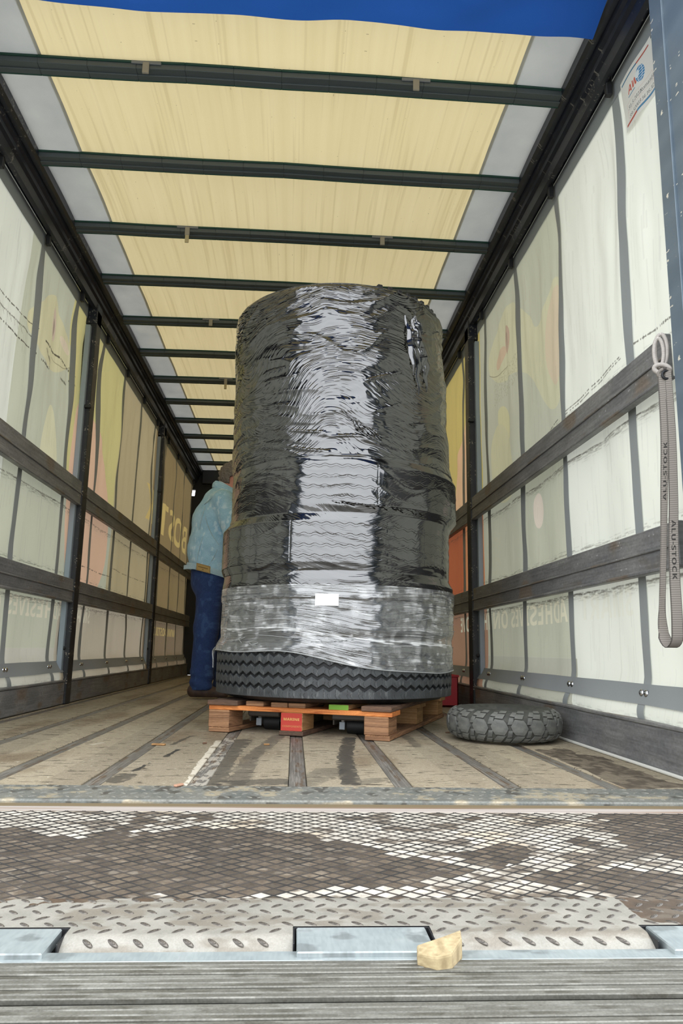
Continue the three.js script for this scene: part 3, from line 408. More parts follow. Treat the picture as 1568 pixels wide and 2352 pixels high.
// ---------------------------------------------------------------- pallet
const woodTex = (a, b, seed) => dataTex(512, 256, (u, v) => { const w = fbm(u * 3 + seed, v * 6, 3), g = fbm(u * 6 + seed, v * 60 + w * 14, 3), k = vn(u * 300, v * 250); return mixc(a, b, clamp(g * 1.5 - 0.25)).map((q) => q + (k - 0.5) * 18); }, true, [1.6, 4]);
const PAL = [0.1375, 0, -3.108], PT = -0.3735;
{
  const wOrange = mat({ map: woodTex([158, 82, 30], [222, 144, 78], 3), roughness: 0.7 }), wBrown = mat({ map: woodTex([104, 72, 48], [170, 128, 92], 11), roughness: 0.75 }), wDark = mat({ map: woodTex([62, 46, 37], [122, 92, 70], 21), roughness: 0.8 }), wTan = mat({ map: woodTex([128, 92, 54], [176, 138, 92], 31), roughness: 0.75 });
  const red = mat({ map: canvasTex(256, 256, (g, W, H) => { g.fillStyle = '#b23a2e'; g.fillRect(0, 0, W, H); const r = rngOf(4); for (let i = 0; i < 300; i++) { g.fillStyle = `rgba(${r() > 0.5 ? '150,44,34' : '206,92,74'},0.25)`; g.fillRect(r() * W, r() * H, 3 + r() * 20, 2); } g.fillStyle = '#c9a55e'; g.font = 'bold 52px sans-serif'; g.textAlign = 'center'; g.save(); g.translate(128, 108); g.scale(0.98, 1); g.fillText('MARINE', 0, 0, 236); g.restore(); g.font = '36px sans-serif'; g.fillStyle = '#b98d52'; g.fillText('COMPONENTS', 138, 204, 236); }), roughness: 0.75 });
  const green = mat({ color: '#6d9a34', roughness: 0.8 });
  const p = thing('wooden_pallet', 'worn wooden pallet carrying the wrapped tyre stack', 'pallet', PAL, PT);
  const R1 = 0.02, B1 = 0.092, S1 = 0.111, D1 = 0.131;
  for (const [x0, x1, m] of [[-0.395, -0.3, wBrown], [-0.075, 0.03, wDark], [0.29, 0.392, wBrown]]) mesh('runner', cbox(x0, x1, 0.002, R1, -1.2, 0.004, 0.002, 'z', [x0, 0.1]), m, p);
  for (const z of [0, -0.53, -1.06]) for (const [k, x0, x1, m] of [[0, -0.4, -0.305, wBrown], [1, -0.07, 0.025, wTan], [2, 0.285, 0.385, z ? wTan : wBrown]]) {
    const b = mesh('block', cbox(x0, x1, R1, B1, z - 0.14, z, 0.003, 'z', [k * 0.3, z]), m, p);
    if (k === 1 && z === 0) { const f = mesh('red_paint', (() => { const q = new THREE.PlaneGeometry(x1 - x0 - 0.003, B1 - R1 - 0.002); q.translate((x0 + x1) / 2, (R1 + B1) / 2, 0.0006); return q; })(), red, b); f.userData.label = 'red painted block end with worn lettering'; }
  }
  for (const z of [0, -0.53, -1.06]) mesh('stringer', cbox(-0.4, 0.4, B1, S1, z - 0.14, z, 0.002, 'x', [z, 0.2]), z ? wTan : wOrange, p);
  for (const [x0, x1, m, zf] of [[-0.402, -0.262, wDark, 0.014], [-0.235, -0.155, wBrown, -0.012], [-0.115, -0.042, wBrown, 0.003], [-0.04, 0.035, wBrown, -0.002], [0.135, 0.218, wTan, -0.008], [0.275, 0.4, wDark, 0.01]]) {
    const d = mesh('deck_board', cbox(x0, x1, S1, D1, -1.2, zf, 0.003, 'z', [x0 * 3, x0]), m, p);
    if (m === wTan) { const e = mesh('green_end', cbox(x0, x1, S1, D1, zf, zf + 0.0015, 0.0005), green, d); e.userData.label = 'green painted board end'; }
  }
  // pallet truck: forks under the pallet, the rest behind the stack
  const t = thing('pallet_truck', 'hand pallet truck with its forks and rollers under the pallet', 'pallet truck', PAL, PT);
  const fm = mat({ color: '#4a443d', roughness: 0.5, metalness: 0.4 });
  for (const x of [-0.19, 0.19]) {
    const f = mesh('fork', cbox(x - 0.075, x + 0.075, 0.062, 0.09, -1.62, -0.1, 0.006, 'z'), fm, t);
    mesh('fork_flange', cbox(x - 0.075, x - 0.068, 0.04, 0.064, -1.62, -0.12, 0.002, 'z'), fm, f); mesh('fork_flange', cbox(x + 0.068, x + 0.075, 0.04, 0.064, -1.62, -0.12, 0.002, 'z'), fm, f);
    const rl = mesh('load_roller', place(new THREE.CylinderGeometry(0.034, 0.034, 0.075, 20).rotateZ(Math.PI / 2), T(x + 0.008, 0.034, -0.2)), M.rubberBlack, t);
    mesh('roller_bracket', cbox(x - 0.05, x - 0.034, 0.025, 0.064, -0.23, -0.155, 0.003), mat({ color: '#7d7a74', roughness: 0.4, metalness: 0.6 }), t);
    mesh('axle_bolt', cbox(x - 0.055, x - 0.03, 0.02, 0.052, -0.152, -0.146, 0.002), M.galv, t);
  }
  mesh('mast', cbox(-0.26, 0.26, 0.06, 0.42, -1.8, -1.62, 0.01), fm, t);
  const inv = new THREE.Matrix4().makeRotationY(-PT).multiply(T(-PAL[0], 0, -PAL[2])), L = (x, y, z) => new THREE.Vector3(x, y, z).applyMatrix4(inv).toArray();
  const hnd = L(-0.10, 1.0, -5.26);
  mesh('steer_wheel', place(new THREE.CylinderGeometry(0.09, 0.09, 0.1, 24).rotateZ(Math.PI / 2), T(0, 0.092, -1.88)), M.rubberBlack, t);
  mesh('draw_bar', tube([[0, 0.3, -1.86], [lerp(0, hnd[0], 0.5), 0.62, lerp(-1.86, hnd[2], 0.5)], hnd], 0.02, 16, 8), fm, t);
  mesh('handle_grip', tube([L(-0.10, 1.0, -5.04), hnd, L(-0.12, 1.0, -5.52)], 0.016, 16, 10), M.rubberBlack, t);
  // red crate behind
  const c = thing('red_crate', 'red plastic crate standing behind the pallet', 'crate', [1.08, 0.003, -5.0]);
  const rm = mat({ color: '#a3121d', roughness: 0.45 });
  mesh('crate_floor', cbox(-0.16, 0.1, 0, 0.012, -0.2, 0.2, 0.003), rm, c);
  for (const [a, b, d, e] of [[-0.16, 0.1, 0.19, 0.2], [-0.16, 0.1, -0.2, -0.19], [-0.16, -0.15, -0.2, 0.2], [0.09, 0.1, -0.2, 0.2]]) mesh('crate_side', cbox(a, b, 0, 0.2, d, e, 0.003), rm, c);
  mesh('crate_rim', cbox(-0.165, 0.105, 0.185, 0.2, 0.19, 0.206, 0.003), rm, c);
  // splinters on the floor
  const chips = [[364, 1712, 0.05, 'pale wood splinter on the floor beside the pallet corner'], [612, 1712, 0.022, 'tan wood crumb on the floor in front of the red block'], [1030, 1684, 0.03, 'curled dark bark scrap between pallet and small tyre'], [470, 1709, 0.018, 'small dark dirt lump near the pallet corner'], [410, 1808, 0.03, 'flat pinkish chip lying on the tread strip']];
  chips.forEach(([u, v, s, lab], i) => { const [x, z] = onY(u, v); const g = cbox(-s / 2, s / 2, 0, 0.006, -s * 0.18, s * 0.18, 0.002); const m = mesh('wood_chip', g, [wTan, wTan, wDark, wDark, mat({ color: '#a9826a', roughness: 0.9 })][i], scene); m.position.set(x, i === 4 ? 0.002 : 0.0005, z); m.rotation.y = 0.3 * i - 0.2; tag(m, lab, 'debris', 'crumbs on the floor'); });
}

// ---------------------------------------------------------------- stack of truck tyres
const CZS = -3.545, yb = [0.132, 0.397, 0.669, 0.914, 1.157, 1.426, 1.705, 1.985], RR = [0.548, 0.541, 0.536, 0.537, 0.521, 0.518, 0.512], CX = [0.310, 0.322, 0.308, 0.343, 0.323, 0.316, 0.306];
{
  const sipe = canvasTex(512, 512, (g, W, H) => { g.fillStyle = '#fff'; g.fillRect(0, 0, W, H); g.strokeStyle = '#222'; g.lineWidth = 9; for (const x of [90, 170, 346, 426]) for (const o of [0]) { g.beginPath(); g.moveTo(x, 40); g.quadraticCurveTo(x + 40, 120, x, 200); g.quadraticCurveTo(x - 40, 280, x, 360); g.quadraticCurveTo(x + 30, 420, x, 480); g.stroke(); } }, false);
  sipe.wrapS = sipe.wrapT = THREE.RepeatWrapping; sipe.repeat.set(1 / 0.094, 1 / 0.047);
  const rub = dataTex(512, 512, (u, v) => { let c = mixc([44, 46, 48], [70, 73, 74], fbm(u * 12, v * 12, 4)); return mixc(c, [104, 106, 104], sst(0.62, 0.76, fbm(u * 60, v * 6, 3)) * 0.6).map((q) => q + (vn(u * 300, v * 300) - 0.5) * 12); }, true, [2, 4]);
  const treadM = mat({ map: rub, roughness: 0.5, bumpMap: sipe, bumpScale: 0.009 }), caseM = mat({ map: rub, color: '#8a8a8a', roughness: 0.6 });
  const NZ = 72;
  function rib(R, y0, y1, z0, z1) { // ring with zigzag edges
    const N = NZ * 2, pos = [], uv = [], idx = [], dep = 0.016, cols = 6;
    for (let i = 0; i <= N; i++) {
      const t = i / N * 2 * Math.PI, a = (i % 2 ? 1 : -1), yt = y1 + a * z1, yl = y0 + a * z0, c = Math.cos(t), s = Math.sin(t);
      for (const [r, y] of [[R - dep, yl], [R - 0.002, yl], [R, yl + 0.002], [R, yt - 0.002], [R - 0.002, yt], [R - dep, yt]]) { pos.push(r * c, y, r * s); uv.push(t * R, y); }
    }
    for (let i = 0; i < N; i++) for (let k = 0; k < cols - 1; k++) { const p = i * cols + k, q = p + cols; idx.push(p, p + 1, q + 1, p, q + 1, q); }
    const g = new THREE.BufferGeometry(); g.setAttribute('position', new THREE.Float32BufferAttribute(pos, 3)); g.setAttribute('uv', new THREE.Float32BufferAttribute(uv, 2)); g.setIndex(idx); const f = g.toNonIndexed(); f.computeVertexNormals(); return f;
  }
  const words = ['lowest truck tyre of the stack with bare zigzag tread on the pallet', 'second truck tyre from the pallet, under clear film with a paper label', 'third truck tyre from the pallet, bulging inside black film', 'fourth truck tyre from the pallet, shifted sideways inside black film', 'fifth truck tyre from the pallet inside black film', 'sixth truck tyre from the pallet inside black film', 'topmost truck tyre of the stack with lugs showing above the black film'];
  for (let k = 0; k < 7; k++) {
    const h = yb[k + 1] - yb[k] - 0.003, R = RR[k], t = thing('truck_tyre', words[k], 'tyre', [CX[k], yb[k] + 0.0005, CZS], 0, 'truck tyres stacked on the pallet');
    const pr = [[0.30, 0.03], [0.285, 0.012], [0.30, 0.0], [0.36, 0.004], [R - 0.10, 0.0], [R - 0.05, 0.008], [R - 0.02, 0.03], [R - 0.013, 0.05], [R - 0.013, h - 0.05], [R - 0.02, h - 0.03], [R - 0.05, h - 0.008], [R - 0.10, h], [0.36, h - 0.004], [0.30, h], [0.285, h - 0.012], [0.30, h - 0.03], [R - 0.09, h - 0.03], [R - 0.04, h - 0.05], [R - 0.035, h / 2], [R - 0.04, 0.05], [R - 0.09, 0.03], [0.30, 0.03]];
    mesh('casing', new THREE.LatheGeometry(pr.map(([r, y]) => new THREE.Vector2(r, y)), 96), caseM, t);
    const a = 0.022, w = h - 2 * a, n = 5, gv = 0.013, z = 0.0075;
    for (let i = 0; i < n; i++) { const y0 = a + i * w / n + (i ? gv / 2 : 0), y1 = a + (i + 1) * w / n - (i < n - 1 ? gv / 2 : 0); mesh('tread_rib', rib(R - (i === 0 || i === n - 1 ? 0.002 : 0), y0, y1, i ? z : 0, i < n - 1 ? z : 0), treadM, t); }
    if (k === 6) for (let i = 0; i < 60; i++) { const th = i / 60 * 6.2832; if (Math.abs(Math.atan2(Math.sin(th - 0.55), Math.cos(th - 0.55))) > 0.75) continue; const b = mesh('shoulder_lug', cbox(-0.012, 0.012, h - 0.038, h - 0.004, -0.014, 0.014, 0.003), caseM, t); b.position.set((R - 0.022) * Math.cos(th), 0, (R - 0.022) * Math.sin(th)); b.rotation.y = -th + Math.PI / 2; }
  }
}
// outline that tight film takes around the stack
function filmAt(y) {
  let k = 0; while (k < 6 && y > yb[k + 1]) k++;
  const c = (i) => [CX[i], RR[i]], a = c(k), m = k >= 4 ? 0.06 : 0.035; let cx = a[0], r = a[1];
  const dTop = yb[k + 1] - y, dBot = y - yb[k];
  if (k < 6 && dTop < m) { const b = c(k + 1), t = 0.5 - dTop / m * 0.5; cx = lerp(a[0], b[0], t); r = lerp(a[1], b[1], t) - (k >= 3 ? 0.003 : 0.009) * (1 - dTop / m); }
  else if (k > 0 && dBot < m) { const b = c(k - 1), t = 0.5 - dBot / m * 0.5; cx = lerp(a[0], b[0], t); r = lerp(a[1], b[1], t) - (k >= 4 ? 0.003 : 0.009) * (1 - dBot / m); }
  return [cx, r + 0.005, k];
}
{
  const Y0 = 0.575, Y1 = 2.0, CIR = 3.3;
  // fine creases: streaks that run mostly around the stack, tilted here and there
  const bump = dataTex(2048, 1536, (u, v) => {
    const a = u * 256, y = Y0 + v * (Y1 - Y0), k = filmAt(y)[2], tilt = (fbm(u * 8 + 3, v * 4, 2) - 0.5) * 46;
    const wr = k >= 4 ? 1 : 0.22, s1 = 1 - Math.abs(2 * vn(a * 0.10, v * 150 + tilt + 9) - 1), s2 = 1 - Math.abs(2 * vn(a * 0.22 + 30, v * 230 + tilt * 1.6) - 1), s3 = vn(a * 0.6, v * 90 + tilt);
    let h = 90 + wr * (70 * s1 * s1 * sst(0.3, 0.6, vn(a * 0.09 + 4, v * 26)) + 45 * s2 * s2 + 26 * s3) + 24 * vn(a * 0.5 + 7, v * 40);
    if (k <= 3) { const t = (y - yb[k]) / (yb[k + 1] - yb[k]), w = 0.014 * Math.sin(u * CIR / 0.047 * 6.283); for (const g of [0.24, 0.42, 0.60, 0.78]) if (Math.abs(t - g - w) < 0.02) h -= 46; const q = (u * CIR / 0.20 + k * 0.37) % 1; if (q < 0.05 && t > 0.15 && t < 0.85) h -= 14 * Math.sin(q / 0.05 * 3.14); }
    return h;
  }, false);
  const bm = mat({ color: '#0b0b0c', roughness: 0.1, ior: 2.15, specularIntensity: 1, bumpMap: bump, bumpScale: 0.006 });
  const tearY = 1.62;
  const fo = thing('black_stretch_film', 'glossy black stretch film wrapped around the upper tyres', 'stretch film', [0, 0, 0]);
  const R0 = rngOf(12);
  const topCut = (th) => { const d = Math.atan2(Math.sin(th - 0.6), Math.cos(th - 0.6)); return 0.035 * Math.exp(-d * d / 0.12) + 0.006 * vn(th * 9, 2); }; // film sits lower over the right shoulder
  const film = grid(420, 430, (u, v) => {
    const th = -u * 2 * Math.PI; let y, r, cx;
    if (v < 0.955) { const t = v / 0.955, top = 1.972 - topCut(((th % 6.2832) + 6.2832) % 6.2832); y = lerp(Y0 - 0.012 * Math.sin(th + 1), top, t); [cx, r] = filmAt(y); r -= 0.05 * sst(1.93, 1.985, y) ** 2; }
    else { const t = (v - 0.955) / 0.045; cx = CX[6]; r = RR[6] - 0.045 - t * 0.07; y = 1.972 - topCut(((th % 6.2832) + 6.2832) % 6.2832) + 0.022 * Math.sin(t * 1.57) + 0.01 * (vn(th * 12 + 60, t * 3) - 0.5) * t; }
    const k = filmAt(y)[2], A = k >= 4 ? 1 : 0.35, tl = (fbm(th * 1.3 + 9, y * 2, 2) - 0.5) * 9;
    const n1 = 1 - Math.abs(2 * vn(th * 3.2 + 40, y * 26 + tl + 10) - 1), n2 = vn(th * 6 + 90, y * 60 + tl * 2);
    r += A * (0.006 * n1 * n1 + 0.003 * n2) + 0.004 * (fbm(th * 2 + 33, y * 5, 2) - 0.5) + 0.002 * (NT[((u * 420 | 0) * 13 + (v * 430 | 0) * 7) & 65535] - 0.5) * 0;
    return [cx + r * Math.cos(th), y, CZS + r * Math.sin(th)];
  }, (u, v) => [u, v], false);
  mesh('film_sleeve', film, bm, fo);
  // torn, gathered film on the right shoulder and a rolled ridge lower down
  const onFilm = (th, y, d) => { const [cx, r] = filmAt(y); return [cx + (r + d) * Math.cos(th), y, CZS + (r + d) * Math.sin(th)]; };
  const ribbon = (th0, y0, th1, y1, w, d, seed, turn = 0) => { const q = rngOf(seed), j = q() * 9; return grid(2, 14, (u, v) => { const th = lerp(th0, th1, v) + 0.012 * Math.sin(v * 9 + j) + (u - 0.5) * w * (0.4 + Math.sin(v * Math.PI)), y = lerp(y0, y1, v); return onFilm(th, y, turn * (1 - u) * w * 0.52 * (0.4 + Math.sin(v * Math.PI)) + d * Math.sin(v * 3.14) + 0.006 + (u === 0.5 ? 0.001 + (seed % 3) * 0.001 : 0) + 0.004 * Math.sin(v * 22 + j)); }); };
  const tm = mat({ color: '#121214', roughness: 0.1, ior: 2.2 });
  // angle on the stack: th = pi/2 faces the open rear
  for (let i = 0; i < 15; i++) { const a = 0.86 + R0() * 0.16, y = 1.88 - R0() * 0.14; mesh('torn_strand', ribbon(a, y, a - 0.02 - R0() * 0.10, y - 0.1 - R0() * 0.2, 0.018 + R0() * 0.03, 0.004 + R0() * 0.008, 60 + i, 0.25 + (i % 5) * 0.1), tm, fo); }
  for (let i = 0; i < 9; i++) { const a = 1.75 - i * 0.085 - R0() * 0.03, y = 0.945 + R0() * 0.012 - i * 0.003; mesh('film_gather', ribbon(a, y + 0.012, a - 0.1 - R0() * 0.08, y - 0.008, 0.012 + R0() * 0.02, 0.012 + R0() * 0.01, 90 + i), tm, fo); }
  for (let i = 0; i < 6; i++) { const a = 1.62 - i * 0.03, y = 1.36 - i * 0.01; mesh('film_gather', ribbon(a, y, a - 0.22, y - 0.13 + i * 0.012, 0.012, 0.006, 130 + i), tm, fo); }
  // clear film below
  const C0 = (th) => 0.262 + 0.075 * sst(-0.5, 0.5, -Math.cos(th)) * 1 + 0.004 * Math.sin(th * 7), C1 = 0.612;
  const cb = dataTex(2048, 512, (u, v) => { const a = u * 256, tilt = (fbm(u * 9 + 8, v * 2, 2) - 0.5) * 9, s = 1 - Math.abs(2 * vn(a * 0.10, v * 60 + tilt + 4) - 1), s2 = vn(a * 0.7 + 9, v * 34 + tilt); return 60 + 130 * s * s * s + 40 * s2 + 20 * vn(a, v * 60); }, false);
  const ct = dataTex(2048, 512, (u, v) => { const a = u * 256, tilt = (fbm(u * 9 + 8, v * 2, 2) - 0.5) * 9, s = 1 - Math.abs(2 * vn(a * 0.10, v * 60 + tilt + 4) - 1), p = fbm(a * 0.4, v * 8 + 20, 3), sp = vn(a * 3.9, v * 130); const side = sst(0.72, 1, Math.abs(Math.cos(u * 6.283))); let t = 0.93 - 0.42 * s ** 6 * sst(0.35, 0.7, p) - 0.14 * sst(0.5, 0.8, p) - (0.3 * (sp > 0.8 ? 1 : 0) + 0.1) * side - 0.6 * sst(0.75, 1, 1 - Math.abs(v - 0.33) * 5) * sst(0.35, 0.7, vn(a * 0.3, v * 70)); return 255 * clamp(t, 0.15, 1); }, false);
  const cm = mat({ color: '#e6e8e8', roughness: 0.12, transmission: 1, transmissionMap: ct, thickness: 0, ior: 2.2, bumpMap: cb, bumpScale: 0.0016 });
  const co = thing('clear_stretch_film', 'crinkled clear stretch film around the lower two tyres', 'stretch film', [0, 0, 0]);
  mesh('film_sleeve', grid(300, 70, (u, v) => { const th = -u * 2 * Math.PI, y = lerp(C0(th), C1, v), [cx, r] = filmAt(y), n = 0.004 * vn(th * 14, y * 40) + (y > Y0 - 0.02 ? 0.004 : 0); return [cx + (r + n) * Math.cos(th), y, CZS + (r + n) * Math.sin(th)]; }, (u, v) => [u, v]), cm, co);
  const edge = []; for (let i = 0; i <= 90; i++) { const th = i / 90 * 6.2832, y = C0(th); edge.push(onFilm(th, y, 0.003 + 0.004 * vn(th * 9, 4))); }
  mesh('rolled_edge', tube(edge, 0.0022, 260, 6), mat({ color: '#c9cccc', roughness: 0.3, transmission: 0.5, thickness: 0 }), co);
  for (let i = 0; i < 4; i++) mesh('loose_strand', tube([onFilm(3.05 + i * 0.03, 0.352, 0.004), onFilm(3.12 + i * 0.03, 0.33, 0.018), onFilm(3.1, 0.295 - i * 0.012, 0.012)], 0.0025, 12, 5), mat({ color: '#c9cccc', roughness: 0.3, transmission: 0.4, thickness: 0 }), co);
  for (let i = 0; i < 26; i++) { const a = 2.9 - R0() * 2.7, y = 0.36 + R0() * 0.22, l = 0.08 + R0() * 0.3; mesh('stretch_crease', tube([onFilm(a, y, 0.006), onFilm(a - l / 2, y + (R0() - 0.5) * 0.02, 0.0075), onFilm(a - l, y + (R0() - 0.4) * 0.05, 0.006)], 0.0011, 10, 4), mat({ color: '#d3d6d6', roughness: 0.25, transmission: 0.55, thickness: 0 }), co); }
  // paper label stuck to the clear film
  const lab = mesh('paper_label', grid(8, 4, (u, v) => { const th = lerp(1.795, 1.622, u), y = lerp(0.524, 0.572, v); return onFilm(th, y, 0.010); }), mat({ map: canvasTex(256, 128, (g, W, H) => { g.fillStyle = '#f2f2f0'; g.fillRect(0, 0, W, H); g.fillStyle = 'rgba(140,140,150,0.35)'; for (let i = 0; i < 5; i++) g.fillRect(20, 20 + i * 18, 40 + (i * 53) % 120, 3); }), roughness: 0.8 }), scene);
  tag(lab, 'blank white paper label stuck on the clear film', 'label');
}

// ---------------------------------------------------------------- small loose tyre
{
  const t = thing('small_tyre', 'small loose knobbly tyre lying flat by the right side board', 'tyre', [0.985, 0.001, -3.075], 0.4);
  const dust = dataTex(256, 256, (u, v) => mixc([66, 68, 66], [112, 112, 106], fbm(u * 8, v * 8, 4)), true, [6, 6]);
  const cm = mat({ map: dust, color: '#b9b9b4', roughness: 0.75 }), bmM = mat({ map: dust, roughness: 0.6 });
  const rc = 0.166, ar = 0.058, ay = 0.062, cy = 0.068;
  const sec = []; for (let i = 0; i <= 28; i++) { const a = lerp(-2.65, 2.65, i / 28), c = Math.cos(a), s = Math.sin(a); sec.push(new THREE.Vector2(rc + ar * Math.sign(c) * Math.abs(c) ** 0.85, cy + ay * Math.sign(s) * Math.abs(s) ** 0.75)); }
  for (let i = 28; i >= 0; i--) { const a = lerp(-2.65, 2.65, i / 28); sec.push(new THREE.Vector2(rc + 0.045 * Math.cos(a), cy + 0.045 * Math.sin(a))); } sec.push(sec[0].clone());
  mesh('casing', new THREE.LatheGeometry(sec, 80), cm, t);
  const surf = (th, a, h) => { const c = Math.cos(a), s = Math.sin(a), r = rc + (ar + h) * Math.sign(c) * Math.abs(c) ** 0.85, y = cy + (ay + h * 0.4) * Math.sign(s) * Math.abs(s) ** 0.75; return [r * Math.cos(th), y, r * Math.sin(th)]; };
  function block(poly, h) { // poly in (angle around, angle across)
    const n = poly.length, c = [0, 0]; { const m = [0, 1].map((q) => poly.reduce((t, p) => t + p[q], 0) / n); poly = poly.map((p) => [m[0] + (p[0] - m[0]) * 1.13, m[1] + (p[1] - m[1]) * 1.1]); } poly.forEach((p) => { c[0] += p[0] / n; c[1] += p[1] / n; }); const pos = [], tri = (...p) => p.forEach((q) => pos.push(...q));
    const sub = []; for (let i = 0; i < n; i++) { const a = poly[i], b = poly[(i + 1) % n]; sub.push(a, [(a[0] + b[0]) / 2, (a[1] + b[1]) / 2]); }
    const ins = (p, k) => [lerp(p[0], c[0], k), lerp(p[1], c[1], k)];
    for (let i = 0; i < sub.length; i++) { const a = sub[i], b = sub[(i + 1) % sub.length], b0 = surf(...a, -0.004), b1 = surf(...b, -0.004), m0 = surf(...ins(a, 0.07), h), m1 = surf(...ins(b, 0.07), h), i0 = surf(...ins(a, 0.55), h * 1.08), i1 = surf(...ins(b, 0.55), h * 1.08), cc = surf(...c, h * 1.1); tri(b0, b1, m1); tri(b0, m1, m0); tri(m0, m1, i1); tri(m0, i1, i0); tri(i0, i1, cc); }
    const g = new THREE.BufferGeometry(); g.setAttribute('position', new THREE.Float32BufferAttribute(pos, 3)); const uv = []; for (let i = 0; i < pos.length; i += 3) uv.push(pos[i] + pos[i + 2] * 0.6, pos[i + 1]); g.setAttribute('uv', new THREE.Float32BufferAttribute(uv, 2)); g.computeVertexNormals(); return g;
  }
  const N = 19, D = 6.28318 / N, shear = 0.16;
  const P = (q) => q.map(([a, b]) => [a * D, b]);
  const gs = [block(P([[-0.42, -0.02], [-0.2, 0.3], [0.22, 0.36], [0.42, 0.02], [0.2, -0.3], [-0.22, -0.34]]), 0.008), block(P([[-0.14, 0.4], [0.24, 0.44], [0.12, 0.78], [-0.28, 0.74]]), 0.007), block(P([[0.34, 0.12], [0.60, 0.1], [0.5, 0.5], [0.3, 0.46]]), 0.006), block(P([[-0.28, -0.4], [0.12, -0.38], [0.3, -0.74], [-0.1, -0.78]]), 0.007), block(P([[0.34, -0.1], [0.56, -0.12], [0.62, -0.5], [0.4, -0.46]]), 0.006), block(P([[-0.32, 0.84], [0.06, 0.88], [-0.06, 1.16], [-0.4, 1.12]]), 0.005), block(P([[0.2, 0.56], [0.48, 0.6], [0.3, 0.98], [0.08, 0.94]]), 0.005), block(P([[-0.08, -0.86], [0.3, -0.84], [0.4, -1.1], [0.04, -1.14]]), 0.005), block(P([[0.38, -0.6], [0.66, -0.58], [0.78, -0.96], [0.5, -0.98]]), 0.005)];
  for (let i = 0; i < N; i++) for (const g of gs) { const b = mesh('tread_block', g, bmM, t); b.rotation.y = i * D; }
}

